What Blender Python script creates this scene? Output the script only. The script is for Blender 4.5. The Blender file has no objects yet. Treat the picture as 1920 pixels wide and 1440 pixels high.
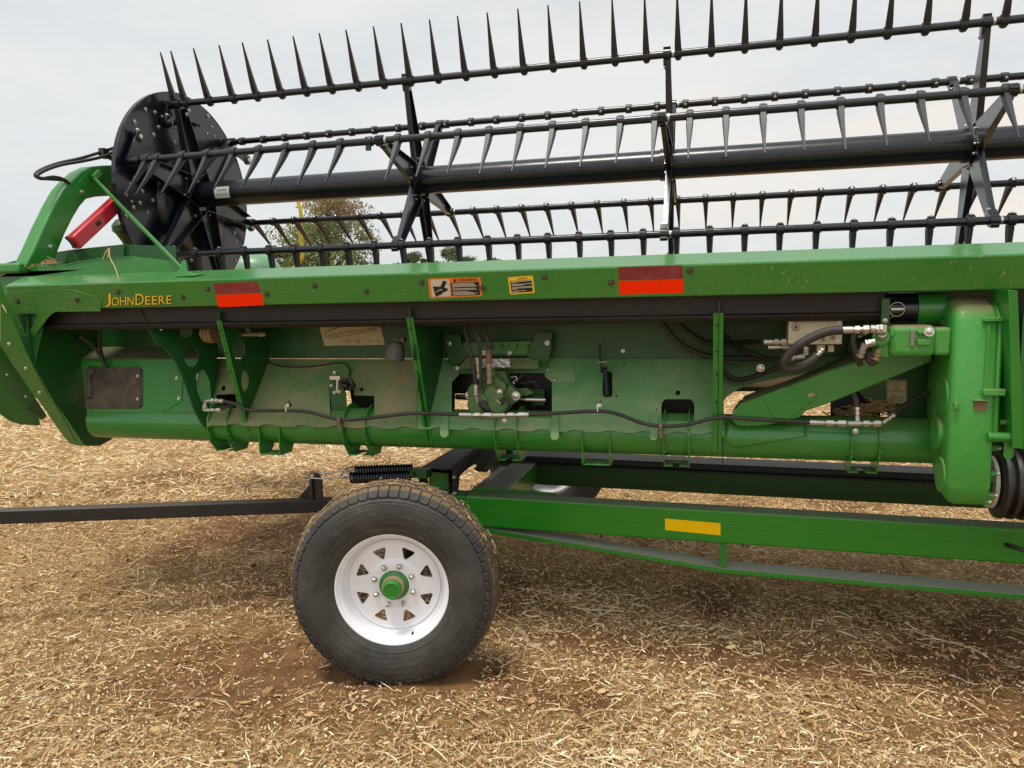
import bpy, bmesh, math, random
import numpy as np
from mathutils import Vector, Matrix
from mathutils.geometry import tessellate_polygon
random.seed(7); rng = np.random.default_rng(11)
SC = bpy.context.scene
COL = SC.collection
R = math.radians
# ------------------------------------------------------------------ camera
F, U0, V0 = 1440., 960., 720.            # photo pixels, 1920 wide
YAW, PITCH, ROLL, CAMH = R(15.0), R(6.54), R(.65), 1.49
EPS = R(.6)                              # the header sits very slightly out of level
fw = Vector((-math.sin(YAW)*math.cos(PITCH), math.cos(YAW)*math.cos(PITCH), -math.sin(PITCH)))
r0 = Vector((math.cos(YAW), math.sin(YAW), 0)); u0 = r0.cross(fw)
RT = math.cos(ROLL)*r0 - math.sin(ROLL)*u0
UP = math.sin(ROLL)*r0 + math.cos(ROLL)*u0
CP = Vector((0, 0, CAMH))
cam = bpy.data.objects.new('camera', bpy.data.cameras.new('camera')); COL.objects.link(cam)
cam.data.sensor_width = 36; cam.data.lens = 36*F/1920
cam.data.clip_start = .05; cam.data.clip_end = 3000
cam.matrix_world = Matrix((( RT.x, UP.x, -fw.x, CP.x), (RT.y, UP.y, -fw.y, CP.y), (RT.z, UP.z, -fw.z, CP.z), (0, 0, 0, 1)))
SC.camera = cam
# ------------------------------------------------------------------ sky and sun
SUN_EL, SUN_AZ = R(74), R(205)
w = bpy.data.worlds.new('World'); SC.world = w; w.use_nodes = True
nt = w.node_tree; nt.nodes.clear()
def nd(nt, t, **k):
    n = nt.nodes.new(t)
    for a, b in k.items(): setattr(n, a, b)
    return n
out = nd(nt, 'ShaderNodeOutputWorld'); mixs = nd(nt, 'ShaderNodeMixShader')
sky = nd(nt, 'ShaderNodeTexSky', sky_type='NISHITA', sun_disc=False, sun_elevation=SUN_EL, sun_rotation=SUN_AZ)
b1 = nd(nt, 'ShaderNodeBackground'); b1.inputs[1].default_value = .1
b2 = nd(nt, 'ShaderNodeBackground'); b2.inputs[1].default_value = .95
nt.links.new(sky.outputs[0], b1.inputs[0])
tc = nd(nt, 'ShaderNodeTexCoord'); mp = nd(nt, 'ShaderNodeMapping'); mp.inputs[3].default_value = (1, 1, 3.2)
nt.links.new(tc.outputs['Generated'], mp.inputs[0])
n1 = nd(nt, 'ShaderNodeTexNoise'); n1.inputs['Scale'].default_value = 1.7; n1.inputs['Detail'].default_value = 7; n1.inputs['Roughness'].default_value = .55
n2 = nd(nt, 'ShaderNodeTexNoise'); n2.inputs['Scale'].default_value = 4.2; n2.inputs['Detail'].default_value = 9; n2.inputs['Distortion'].default_value = .6
nt.links.new(mp.outputs[0], n1.inputs[0]); nt.links.new(mp.outputs[0], n2.inputs[0])
cr = nd(nt, 'ShaderNodeValToRGB')
cr.color_ramp.elements[0].position = .36; cr.color_ramp.elements[0].color = (.60, .655, .69, 1)
cr.color_ramp.elements[1].position = .62; cr.color_ramp.elements[1].color = (.845, .85, .84, 1)
e = cr.color_ramp.elements.new(.5); e.color = (.76, .785, .795, 1)
nt.links.new(n1.outputs[0], cr.inputs[0])
cr2 = nd(nt, 'ShaderNodeValToRGB')
cr2.color_ramp.elements[0].position = .5; cr2.color_ramp.elements[0].color = (0, 0, 0, 1)
cr2.color_ramp.elements[1].position = .66; cr2.color_ramp.elements[1].color = (.75, .75, .75, 1)
nt.links.new(n2.outputs[0], cr2.inputs[0])
# warm cloud band low over the horizon in the right part of the view
sx = nd(nt, 'ShaderNodeSeparateXYZ'); nt.links.new(tc.outputs['Generated'], sx.inputs[0])
mr = nd(nt, 'ShaderNodeMapRange'); mr.inputs[1].default_value = .62; mr.inputs[2].default_value = .02
nt.links.new(sx.outputs[2], mr.inputs[0])
mxr = nd(nt, 'ShaderNodeMapRange'); mxr.inputs[1].default_value = -.6; mxr.inputs[2].default_value = .1
nt.links.new(sx.outputs[0], mxr.inputs[0])
m1 = nd(nt, 'ShaderNodeMath', operation='MULTIPLY'); nt.links.new(mr.outputs[0], m1.inputs[0]); nt.links.new(mxr.outputs[0], m1.inputs[1])
m2 = nd(nt, 'ShaderNodeMath', operation='MULTIPLY'); nt.links.new(m1.outputs[0], m2.inputs[0]); nt.links.new(cr2.outputs[0], m2.inputs[1])
mc = nd(nt, 'ShaderNodeMixRGB'); mc.inputs[2].default_value = (.98, .86, .74, 1)
nt.links.new(m2.outputs[0], mc.inputs[0]); nt.links.new(cr.outputs[0], mc.inputs[1])
my = nd(nt, 'ShaderNodeMapRange'); my.inputs[1].default_value = .25; my.inputs[2].default_value = -.8; my.inputs[3].default_value = 1.0; my.inputs[4].default_value = 1.4; nt.links.new(sx.outputs[1], my.inputs[0])
mv = nd(nt, 'ShaderNodeVectorMath', operation='SCALE'); nt.links.new(mc.outputs[0], mv.inputs[0]); nt.links.new(my.outputs[0], mv.inputs['Scale'])
nt.links.new(mv.outputs[0], b2.inputs[0])
mixs.inputs[0].default_value = .93
nt.links.new(b1.outputs[0], mixs.inputs[1]); nt.links.new(b2.outputs[0], mixs.inputs[2]); nt.links.new(mixs.outputs[0], out.inputs[0])
sl = bpy.data.lights.new('sun', 'SUN'); sl.energy = 2.6; sl.angle = R(16); sl.color = (1, .94, .85)
so = bpy.data.objects.new('sun', sl); COL.objects.link(so)
sd = Vector((math.sin(SUN_AZ)*math.cos(SUN_EL), math.cos(SUN_AZ)*math.cos(SUN_EL), math.sin(SUN_EL)))
so.rotation_euler = sd.to_track_quat('Z', 'Y').to_euler(); so.location = (0, -5, 12)
SC.view_settings.view_transform = 'Standard'; SC.view_settings.look = 'None'
SC.view_settings.exposure = .12; SC.view_settings.gamma = 1
SC.cycles.max_bounces = 6; SC.cycles.diffuse_bounces = 3

# ------------------------------------------------------------------ photo pixel -> point at a measured depth
def ray(u, v): return fw + RT*((u-U0)/F) - UP*((v-V0)/F)
ROTW = Matrix.Rotation(-EPS, 4, 'Y')       # header local -> world
ROTL = ROTW.inverted()
def P(u, v, Y): d = ray(u, v); return CP + d*(Y/d.y)
def PZ(u, v, Zc): return CP + ray(u, v)*Zc
def L(u, v, Y): return ROTL @ P(u, v, Y)
CL = ROTL @ CP
def LX(u, v, X): d = ROTL.to_3x3() @ ray(u, v); return CL + d*((X-CL.x)/d.x)
def onplane(u, v, pl):
    p0, n = pl; d = ROTL.to_3x3() @ ray(u, v); return CL + d*((p0-CL).dot(n)/d.dot(n))
def plane3(a, b, c): return (a, (b-a).cross(c-a).normalized())

# ------------------------------------------------------------------ materials
MATS = {}
def pmat(name, col, rough=.5, metal=0., coat=0., dust=0., dcol=(.30, .215, .125), dscale=5., updust=0., bump=0., bscale=60., spec=.5, speck=0., var=0.):
    if name in MATS: return MATS[name]
    m = bpy.data.materials.new(name); m.use_nodes = True; t = m.node_tree
    b = t.nodes['Principled BSDF']
    b.inputs['Roughness'].default_value = rough; b.inputs['Metallic'].default_value = metal
    b.inputs['Coat Weight'].default_value = coat; b.inputs['Coat Roughness'].default_value = .12
    b.inputs['Specular IOR Level'].default_value = spec
    b.inputs['Base Color'].default_value = (*col, 1)
    ln = t.links.new
    tcn = nd(t, 'ShaderNodeTexCoord'); cur = None
    def rgb(c): n = nd(t, 'ShaderNodeRGB'); n.outputs[0].default_value = (*c, 1); return n.outputs[0]
    cur = rgb(col)
    if var:
        nv = nd(t, 'ShaderNodeTexNoise'); nv.inputs['Scale'].default_value = 2.3; nv.inputs['Detail'].default_value = 5; ln(tcn.outputs['Object'], nv.inputs[0])
        mr_ = nd(t, 'ShaderNodeMapRange'); mr_.inputs[1].default_value = .3; mr_.inputs[2].default_value = .7; mr_.inputs[3].default_value = 1-var; mr_.inputs[4].default_value = 1+var; ln(nv.outputs[0], mr_.inputs[0])
        mm = nd(t, 'ShaderNodeVectorMath', operation='SCALE'); ln(cur, mm.inputs[0]); ln(mr_.outputs[0], mm.inputs['Scale']); cur = mm.outputs[0]
    if dust or updust:
        na = nd(t, 'ShaderNodeTexNoise'); na.inputs['Scale'].default_value = dscale; na.inputs['Detail'].default_value = 9; na.inputs['Roughness'].default_value = .62
        nb = nd(t, 'ShaderNodeTexNoise'); nb.inputs['Scale'].default_value = dscale*9; nb.inputs['Detail'].default_value = 6
        ln(tcn.outputs['Object'], na.inputs[0]); ln(tcn.outputs['Object'], nb.inputs[0])
        ra = nd(t, 'ShaderNodeMapRange'); ra.inputs[1].default_value = .38; ra.inputs[2].default_value = .72; ra.inputs[3].default_value = dust*.25; ra.inputs[4].default_value = min(1, dust*1.7); ln(na.outputs[0], ra.inputs[0])
        rb = nd(t, 'ShaderNodeMapRange'); rb.inputs[1].default_value = .3; rb.inputs[2].default_value = .7; rb.inputs[3].default_value = .65; rb.inputs[4].default_value = 1.2; ln(nb.outputs[0], rb.inputs[0])
        mu = nd(t, 'ShaderNodeMath', operation='MULTIPLY', use_clamp=True); ln(ra.outputs[0], mu.inputs[0]); ln(rb.outputs[0], mu.inputs[1]); fac = mu.outputs[0]
        if updust:
            ge = nd(t, 'ShaderNodeNewGeometry'); sz = nd(t, 'ShaderNodeSeparateXYZ'); ln(ge.outputs['Normal'], sz.inputs[0])
            rz = nd(t, 'ShaderNodeMapRange'); rz.inputs[1].default_value = .35; rz.inputs[2].default_value = .9; rz.inputs[4].default_value = updust; ln(sz.outputs[2], rz.inputs[0])
            mz = nd(t, 'ShaderNodeMath', operation='MULTIPLY'); ln(rz.outputs[0], mz.inputs[0]); ln(rb.outputs[0], mz.inputs[1])
            ad = nd(t, 'ShaderNodeMath', operation='ADD', use_clamp=True); ln(fac, ad.inputs[0]); ln(mz.outputs[0], ad.inputs[1]); fac = ad.outputs[0]
        mx = nd(t, 'ShaderNodeMixRGB'); ln(fac, mx.inputs[0]); ln(cur, mx.inputs[1]); mx.inputs[2].default_value = (*dcol, 1); cur = mx.outputs[0]
        rr = nd(t, 'ShaderNodeMapRange'); rr.inputs[3].default_value = rough; rr.inputs[4].default_value = .9; ln(fac, rr.inputs[0]); ln(rr.outputs[0], b.inputs['Roughness'])
        if coat:
            rc = nd(t, 'ShaderNodeMapRange'); rc.inputs[3].default_value = coat; rc.inputs[4].default_value = 0; rc.inputs[2].default_value = .6; ln(fac, rc.inputs[0]); ln(rc.outputs[0], b.inputs['Coat Weight'])
    if speck:
        vo = nd(t, 'ShaderNodeTexNoise'); vo.inputs['Scale'].default_value = 110; vo.inputs['Detail'].default_value = 2; 
        mpp = nd(t, 'ShaderNodeMapping'); mpp.inputs[3].default_value = (1, 1, .45); mpp.inputs[2].default_value = (0, .3, 0); ln(tcn.outputs['Object'], mpp.inputs[0]); ln(mpp.outputs[0], vo.inputs[0])
        vb = nd(t, 'ShaderNodeTexNoise'); vb.inputs['Scale'].default_value = 3; ln(tcn.outputs['Object'], vb.inputs[0])
        am = nd(t, 'ShaderNodeMath', operation='MULTIPLY_ADD'); ln(vb.outputs[0], am.inputs[0]); am.inputs[1].default_value = .35; ln(vo.outputs[0], am.inputs[2])
        rs = nd(t, 'ShaderNodeMapRange'); rs.inputs[1].default_value = .80 if speck >= 1 else .85; rs.inputs[2].default_value = .88 if speck >= 1 else .93; rs.inputs[4].default_value = speck; ln(am.outputs[0], rs.inputs[0])
        ms = nd(t, 'ShaderNodeMixRGB'); ln(rs.outputs[0], ms.inputs[0]); ln(cur, ms.inputs[1]); ms.inputs[2].default_value = (.26, .26, .12, 1); cur = ms.outputs[0]
    ln(cur, b.inputs['Base Color'])
    if bump:
        nb2 = nd(t, 'ShaderNodeTexNoise'); nb2.inputs['Scale'].default_value = bscale; nb2.inputs['Detail'].default_value = 5; ln(tcn.outputs['Object'], nb2.inputs[0])
        bp = nd(t, 'ShaderNodeBump'); bp.inputs['Strength'].default_value = bump; bp.inputs['Distance'].default_value = .004; ln(nb2.outputs[0], bp.inputs['Height']); ln(bp.outputs[0], b.inputs['Normal'])
    MATS[name] = m; return m
GC = (.011, .195, .017)
GREEN = pmat('green_paint', GC, .33, coat=.4, dust=.03, updust=.10, bump=.04, bscale=25, var=.08)
GBEAM = pmat('green_paint_speckled', GC, .3, coat=.9, dust=.05, updust=.05, bump=.04, bscale=25, speck=.8, var=.06)
GSCR = pmat('green_paint_scratched', GC, .4, coat=.3, dust=.20, updust=.08, dscale=7, bump=.08, bscale=30, speck=1.0, dcol=(.24, .20, .09))
GDUST = pmat('green_paint_dusty', GC, .5, coat=.15, dust=.22, updust=.4, dscale=2.6, bump=.05, var=.1)
GSHEET = pmat('green_sheet_dusty', (.035, .20, .045), .6, dust=.85, updust=.10, dscale=3.2, bump=.04, dcol=(.30, .225, .12), var=.1)
GSHEETR = pmat('green_sheet_light_dust', (.05, .25, .065), .6, dust=.34, updust=.10, dscale=1.8, bump=.04, dcol=(.40, .37, .24), var=.1)
GTUBE = pmat('green_tube', GC, .3, coat=.4, dust=.07, updust=.22, bump=.03, bscale=18)
GSHADE = pmat('green_paint_shaded', (.006, .078, .010), .45, coat=.15, dust=.03, dcol=(.1, .09, .045), bump=.04)  # same green paint, darkened: shade of recessed parts put into the colour
GCAST = pmat('green_cast', (.032, .27, .028), .46, coat=.25, dust=.10, updust=.95, dcol=(.19, .14, .07), bump=.6, bscale=26, var=.06)
GCASTD = pmat('green_cast_dirty', (.018, .13, .02), .45, coat=.25, dust=.18, updust=.3, bump=.4, bscale=35)
GTRAIL = pmat('trailer_green', (.014, .235, .008), .33, coat=.3, dust=.02, updust=.62, dcol=(.27, .25, .16), bump=.04, bscale=12)
GTRUSS = pmat('trailer_green_dusty', (.014, .22, .01), .35, coat=.4, dust=.04, updust=1.0, dcol=(.42, .41, .33), bump=.04)
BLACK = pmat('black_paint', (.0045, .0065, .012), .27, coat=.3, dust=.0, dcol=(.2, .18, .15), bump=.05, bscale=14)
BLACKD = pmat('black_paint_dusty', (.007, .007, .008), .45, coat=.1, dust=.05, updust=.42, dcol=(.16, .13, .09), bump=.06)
GUARD = pmat('dark_guard_dusty', (.005, .005, .007), .5, dust=.13, dcol=(.085, .055, .036), dscale=1.6, bump=.1)
PLAS = pmat('tine_plastic', (.014, .016, .020), .42, dust=.03, dcol=(.2, .19, .17), bump=.1, bscale=50)
LEDGE = pmat('brown_dust_layer', (.03, .10, .02), .85, dust=.85, dcol=(.15, .10, .052), dscale=9, bump=.4, bscale=50)
PANEL = pmat('green_panel', GC, .5, coat=.1, dust=.12, bump=.04, dcol=(.2, .17, .08))
RUB = pmat('hose_rubber', (.014, .014, .014), .55, dust=.10, dcol=(.2, .15, .1), bump=.2, bscale=80)
STEEL = pmat('zinc_steel', (.62, .60, .55), .28, metal=1, dust=.12, dcol=(.35, .29, .2), bump=.05)
STEELW = pmat('fitting_steel_bright', (.55, .53, .49), .35, metal=.9, dust=.25, dcol=(.3, .25, .17))
BOLTD = pmat('dark_bolt', (.045, .04, .038), .45, metal=.6, dust=.35, dcol=(.3, .24, .16))
ALU = pmat('aluminium_block', (.55, .48, .36), .5, metal=.3, dust=.35, dcol=(.42, .34, .22), bump=.1)
RED = pmat('red_paint', (.62, .015, .035), .3, coat=.5, dust=.04)
REDR = pmat('dark_red_reflector', (.22, .006, .02), .35, dust=.15, dcol=(.35, .2, .14), dscale=20)
ORR = pmat('fluorescent_orange', (1.0, .03, .0), .6, spec=.1)
YEL = pmat('yellow_decal', (.85, .55, .03), .4)
YELR = pmat('amber_reflector', (1.0, .60, .0), .5, spec=.15, bump=.1, bscale=200)
YRAIL = pmat('yellow_paint', (.82, .62, .01), .4, coat=.3)
DBLK = pmat('decal_black', (.012, .012, .012), .45)
DWHT = pmat('decal_white', (.62, .56, .45), .5, dust=.15)
DTAN = pmat('decal_dusty_cream', (.62, .53, .33), .6, dust=.35, dcol=(.3, .22, .1), dscale=6)
DOR = pmat('decal_orange', (.75, .19, .02), .45)
DTXT = pmat('decal_text', (.55, .5, .42), .5)
DINK = pmat('decal_ink', (.09, .06, .035), .6)
WHITE = pmat('white_rim_paint', (.86, .87, .92), .25, coat=.4, dust=.09, dcol=(.4, .3, .2), bump=.03, bscale=18)
BOOT = pmat('grey_rubber', (.05, .05, .055), .6, dust=.4, dcol=(.16, .13, .1), bump=.2)
MUD = pmat('dried_mud', (.19, .12, .07), .9, dust=.4, dcol=(.3, .2, .1), bump=.8, bscale=40)
GPALE = pmat('pale_green_plastic', (.13, .33, .17), .4, coat=.3, dust=.1, dcol=(.35, .4, .3))

# ------------------------------------------------------------------ object helpers
WM = {}
def keep(o, wm, parent=None):
    WM[o.name] = wm
    if parent is not None:
        o.parent = parent; o.matrix_basis = WM[parent.name].inverted() @ wm
    else: o.matrix_basis = wm
def tag(o, label=None, cat=None, group=None, kind=None):
    for k, x in (('label', label), ('category', cat), ('group', group), ('kind', kind)):
        if x: o[k] = x
    return o
def empty(name, loc, rot=None):
    o = bpy.data.objects.new(name, None); COL.objects.link(o); o.empty_display_size = .2
    keep(o, Matrix.Translation(loc) @ (rot if rot else Matrix.Identity(4))); return o
FRAME = Matrix.Identity(4)
def smooth_mesh(me, ang=35):
    me.shade_smooth()
    me.set_sharp_from_angle(angle=R(ang))
def finish(me, name, parent, mats, bevel=0, smooth=True, seg=2, ang=35):
    if not isinstance(mats, (list, tuple)): mats = [mats]
    mi_ = np.zeros(len(me.polygons), np.int32); me.polygons.foreach_get('material_index', mi_)
    me.materials.clear()
    for m in mats: me.materials.append(m)
    me.polygons.foreach_set('material_index', mi_)
    n = len(me.vertices)
    co = np.empty(n*3); me.vertices.foreach_get('co', co); co = co.reshape(-1, 3)
    c = (co.min(0)+co.max(0))/2 if n else np.zeros(3)
    co -= c; me.vertices.foreach_set('co', co.ravel())
    if smooth: smooth_mesh(me, ang)
    me.update()
    o = bpy.data.objects.new(name, me); COL.objects.link(o)
    keep(o, FRAME @ Matrix.Translation(Vector(c)), parent)
    if bevel:
        b = o.modifiers.new('bevel', 'BEVEL'); b.width = bevel; b.segments = seg; b.limit_method = 'ANGLE'; b.angle_limit = R(40)
    return o
def inst(src, parent, mat4, name=None):       # another object sharing src's mesh
    o = bpy.data.objects.new(name or src.name.split('.')[0], src.data if hasattr(src, 'data') else src); COL.objects.link(o)
    keep(o, FRAME @ mat4, parent); return o
def basis(z, x=None):
    z = Vector(z).normalized()
    if x is None: x = Vector((1, 0, 0)) if abs(z.x) < .9 else Vector((0, 1, 0))
    x = Vector(x); x = (x - z*x.dot(z)).normalized(); y = z.cross(x)
    return Matrix(((x.x, y.x, z.x), (x.y, y.y, z.y), (x.z, y.z, z.z)))
class MB:
    def __init__(s): s.v = []; s.f = []; s.mi = []
    def add(s, vs, fs, mi=0):
        n = len(s.v); s.v += [tuple(x) for x in vs]; s.f += [tuple(n+i for i in f) for f in fs]; s.mi += [mi]*len(fs); return s
    def hexa(s, c8, mi=0):   # 4 bottom, 4 top
        return s.add(c8, [(3, 2, 1, 0), (4, 5, 6, 7), (0, 1, 5, 4), (1, 2, 6, 5), (2, 3, 7, 6), (3, 0, 4, 7)], mi)
    def box(s, a, b, mi=0):
        x0, y0, z0 = a; x1, y1, z1 = b
        return s.hexa([(x0, y0, z0), (x1, y0, z0), (x1, y1, z0), (x0, y1, z0), (x0, y0, z1), (x1, y0, z1), (x1, y1, z1), (x0, y1, z1)], mi)
    def obox(s, c, z, x, size, mi=0):   # oriented box centred on c
        M = basis(z, x); a, b, d = [q/2 for q in size]
        return s.hexa([Vector(c)+M@Vector(q) for q in ((-a, -b, -d), (a, -b, -d), (a, b, -d), (-a, b, -d), (-a, -b, d), (a, -b, d), (a, b, d), (-a, b, d))], mi)
    def prism(s, poly, vec, mi=0):
        n = len(poly); vec = Vector(vec); a = [Vector(p) for p in poly]; b = [p+vec for p in a]
        nn = Vector((0, 0, 0))
        for i in range(n): nn += a[i].cross(a[(i+1) % n])
        if nn.dot(vec) > 0: a.reverse(); b.reverse()
        return s.add(a+b, [tuple(range(n)), tuple(range(2*n-1, n-1, -1))] + [(i, i+n, (i+1) % n+n, (i+1) % n) for i in range(n)], mi)
    def bar(s, p0, p1, wd, th, side=None, mi=0, w1=None):   # rectangular bar p0->p1, wd along side
        p0 = Vector(p0); p1 = Vector(p1); M = basis(p1-p0, side); w1 = w1 or wd
        q = []
        for p, ww in ((p0, wd), (p1, w1)):
            for a, b in ((-1, -1), (1, -1), (1, 1), (-1, 1)): q.append(p+M@Vector((a*ww/2, b*th/2, 0)))
        return s.hexa(q, mi)
    def lathe(s, prof, o, ax, n=32, mi=0, cap=True):      # prof: (t, r)
        o = Vector(o); M = basis(ax); vs = []; fs = []
        for t, r in prof:
            for k in range(n):
                a = 2*math.pi*k/n; vs.append(o + M@Vector((r*math.cos(a), r*math.sin(a), t)))
        for i in range(len(prof)-1):
            for k in range(n):
                k2 = (k+1) % n; fs.append((i*n+k, i*n+k2, (i+1)*n+k2, (i+1)*n+k))
        if cap:
            fs.append(tuple(range(n-1, -1, -1))); m = (len(prof)-1)*n; fs.append(tuple(range(m, m+n)))
        return s.add(vs, fs, mi)
    def cyl(s, p0, p1, r, r1=None, n=20, mi=0):
        p0 = Vector(p0); p1 = Vector(p1); l = (p1-p0).length
        return s.lathe([(0, r), (l, r if r1 is None else r1)], p0, p1-p0, n, mi)
    def tube(s, pts, r, n=10, mi=0, sub=6):
        pts = [Vector(p) for p in pts]
        if len(pts) > 2 and sub > 1:
            q = []; e = [pts[0]*2-pts[1]]+pts+[pts[-1]*2-pts[-2]]
            for i in range(1, len(e)-2):
                for k in range(sub):
                    t = k/sub; a, b, c, d = e[i-1:i+3]
                    q.append(.5*((2*b)+(c-a)*t+(2*a-5*b+4*c-d)*t*t+(3*b-a-3*c+d)*t*t*t))
            q.append(pts[-1]); pts = q
        vs = []; fs = []; x = None
        for i, p in enumerate(pts):
            d = (pts[min(i+1, len(pts)-1)]-pts[max(i-1, 0)]).normalized()
            if x is None: x = basis(d).col[0].copy()
            x = (x-d*x.dot(d)).normalized(); y = d.cross(x)
            rr = r(i/(len(pts)-1)) if callable(r) else r
            for k in range(n):
                a = 2*math.pi*k/n; vs.append(p+(x*math.cos(a)+y*math.sin(a))*rr)
        for i in range(len(pts)-1):
            for k in range(n):
                k2 = (k+1) % n; fs.append((i*n+k, i*n+k2, (i+1)*n+k2, (i+1)*n+k))
        fs.append(tuple(range(n-1, -1, -1))); m = (len(pts)-1)*n; fs.append(tuple(range(m, m+n)))
        return s.add(vs, fs, mi)
    def hexbolt(s, p, d, r=.009, h=.008, mi=0, dome=True):
        p = Vector(p); d = Vector(d).normalized()
        s.lathe([(0, r*1.35), (h*.25, r*1.35)], p, d, 14, mi)
        s.lathe([(h*.25, r), (h*.85, r), (h, r*.8)], p, d, 6, mi)
        if dome: s.lathe([(h, r*.55), (h*1.5, r*.5)], p, d, 8, mi)
        return s
    def mesh(s, name):
        me = bpy.data.meshes.new(name); me.from_pydata(s.v, [], s.f)
        if any(s.mi): me.polygons.foreach_set('material_index', s.mi)
        me.update(); return me
    def build(s, name, mats, parent=None, bevel=0, smooth=True, seg=2, ang=35):
        return finish(s.mesh(name), name, parent, mats, bevel, smooth, seg, ang)
def circ(c, r, n=16, ry=None, a0=0):
    ry = ry or r
    return [(c[0]+r*math.cos(a0+2*math.pi*k/n), c[1]+ry*math.sin(a0+2*math.pi*k/n)) for k in range(n)]
def rrect(x0, y0, x1, y1, r, n=4):
    o = []
    for cx, cy, a in ((x1-r, y1-r, 0), (x0+r, y1-r, 90), (x0+r, y0+r, 180), (x1-r, y0+r, 270)):
        for k in range(n+1): t = R(a+90*k/n); o.append((cx+r*math.cos(t), cy+r*math.sin(t)))
    return o
def plate2(outer, holes, th, M):        # flat plate with holes, M (4x4) maps its xy plane; th along +z
    n0 = [outer]+list(holes)
    polys = [[Vector((x, y, 0)) for x, y in p] for p in n0]
    flat = [p for q in polys for p in q]
    tri = tessellate_polygon(polys)
    N = len(flat); vs = [M@p for p in flat] + [M@(p+Vector((0, 0, th))) for p in flat]
    fs = []
    for a, b, c in tri:
        nn = (flat[b]-flat[a]).cross(flat[c]-flat[a]).z
        if nn < 0: b, c = c, b
        fs.append((a, c, b)); fs.append((a+N, b+N, c+N))
    k = 0
    for i, q in enumerate(polys):
        m = len(q); ar = sum(q[j].x*q[(j+1) % m].y-q[(j+1) % m].x*q[j].y for j in range(m))
        want = (i == 0)
        for j in range(m):
            a, b = k+j, k+(j+1) % m
            f = (a, b, b+N, a+N)
            fs.append(f if (ar > 0) == want else f[::-1])
        k += m
    return vs, fs
def platepix(outer, holes, pl, th, mb=None, mi=0):     # outline measured on the photograph, laid on a real plane, thickness away from the viewer
    p0, n = pl; n = n.normalized()
    if n.dot(p0-CL) < 0: n = -n
    B = basis(n); M = Matrix.Translation(p0) @ B.to_4x4(); Mi = M.inverted()
    f = lambda q: [(Mi@onplane(u, v, pl)).xy[:] for u, v in q]
    vs, fs = plate2(f(outer), [f(h) for h in holes], th, M)
    mb = mb or MB(); mb.add(vs, fs, mi); return mb
def text_mesh(s, size, M, off=0., ext=.0003):
    cu = bpy.data.curves.new('t', 'FONT'); cu.body = s; cu.size = size; cu.offset = off; cu.extrude = ext; cu.resolution_u = 3
    o = bpy.data.objects.new('t', cu); me = bpy.data.meshes.new_from_object(o)
    me.transform(M); bpy.data.objects.remove(o); bpy.data.curves.remove(cu)
    vs = [v.co.copy() for v in me.vertices]; fs = [tuple(p.vertices) for p in me.polygons]; bpy.data.meshes.remove(me)
    return vs, fs
YP = lambda Y: (Vector((0, Y, 0)), Vector((0, 1, 0)))
# ------------------------------------------------------------------ ground
_pt = rng.random((64, 64))
def vnoise(x, y):
    xi = np.floor(x).astype(int); yi = np.floor(y).astype(int); fx = x-xi; fy = y-yi
    fx = fx*fx*(3-2*fx); fy = fy*fy*(3-2*fy)
    g = lambda a, b: _pt[a % 64, b % 64]
    return (g(xi, yi)*(1-fx)+g(xi+1, yi)*fx)*(1-fy)+(g(xi, yi+1)*(1-fx)+g(xi+1, yi+1)*fx)*fy
def fbm(x, y, o=4):
    s = 0; a = .5; t = 0
    for k in range(o): s = s+a*vnoise(x*2**k+17.3*k, y*2**k+9.1*k); t += a; a *= .5
    return s/t
WX, WY = -1.17, 2.70
def gheight(x, y):
    d = np.hypot(x, y)
    h = .05*(fbm(x*.9, y*.9)-.5) + .055*(fbm(x*3.7+5, y*3.7)-.5)
    h = h + .012*(fbm(x*14, y*14, 2)-.5)
    near = np.exp(-((x-WX)**2+(y-WY)**2)/.5**2)
    h = h*(1-near) + .022*near
    h = h*np.clip(1.2-d/60, 0, 1)
    # soft wheel rut running out of the picture to the left front
    rut = np.exp(-((y-(2.72-.28*(WX-x)))/.16)**2)*(x < WX)
    return h-.018*rut
def bare(x, y):      # 1 = bare soil, 0 = thick straw
    b = fbm(x*.75+3.1, y*.75+8, 3)
    b2 = fbm(x*2.6+31, y*2.6+4, 3)
    v = np.clip((b*.6+b2*.4-.505)*7, 0, .82)
    w1 = np.exp(-(((x-WX+.35)/.95)**2+((y-2.62)/.30)**2))           # scuffed soil in front of the wheel
    w2 = np.exp(-(((x+1.6)/1.3)**2+((y-3.3)/.7)**2))*.75
    w3 = np.exp(-(((x-.1)/1.6)**2+((y-3.15)/.25)**2))*.85             # strip below the trailer
    w4 = np.exp(-(((x+1.75)/.9)**2+((y-2.38)/.26)**2))*.9; w5 = np.exp(-(((x+2.6)/1.1)**2+((y-4.3)/.6)**2))*.6
    far = np.clip((np.hypot(x, y)-7)/6, 0, 1)
    return np.clip(np.maximum.reduce([v*.9, w1*1.1, w2, w3, w4, w5])*(1-.85*far), 0, 1)
rs = [0.]+list(np.geomspace(.6, 7, 150))+list(np.geomspace(7.2, 30, 90))+list(np.geomspace(32, 2200, 50))
na = 420
ang = np.linspace(0, 2*np.pi, na, endpoint=False)
rr = np.array(rs[1:]); RX = np.outer(rr, np.cos(ang)); RY = np.outer(rr, np.sin(ang))+0
RZ = gheight(RX, RY)
vs = np.concatenate([[[0, 0, 0]], np.stack([RX, RY, RZ], -1).reshape(-1, 3)])
i = np.arange(len(rr)-1)[:, None]; k = np.arange(na)[None]; k2 = (k+1) % na
q = np.stack([1+i*na+k+0*k, 1+(i+1)*na+k, 1+(i+1)*na+k2, 1+i*na+k2], -1).reshape(-1, 4)
tri = [(0, 1+a, 1+(a+1) % na) for a in range(na)]
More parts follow.
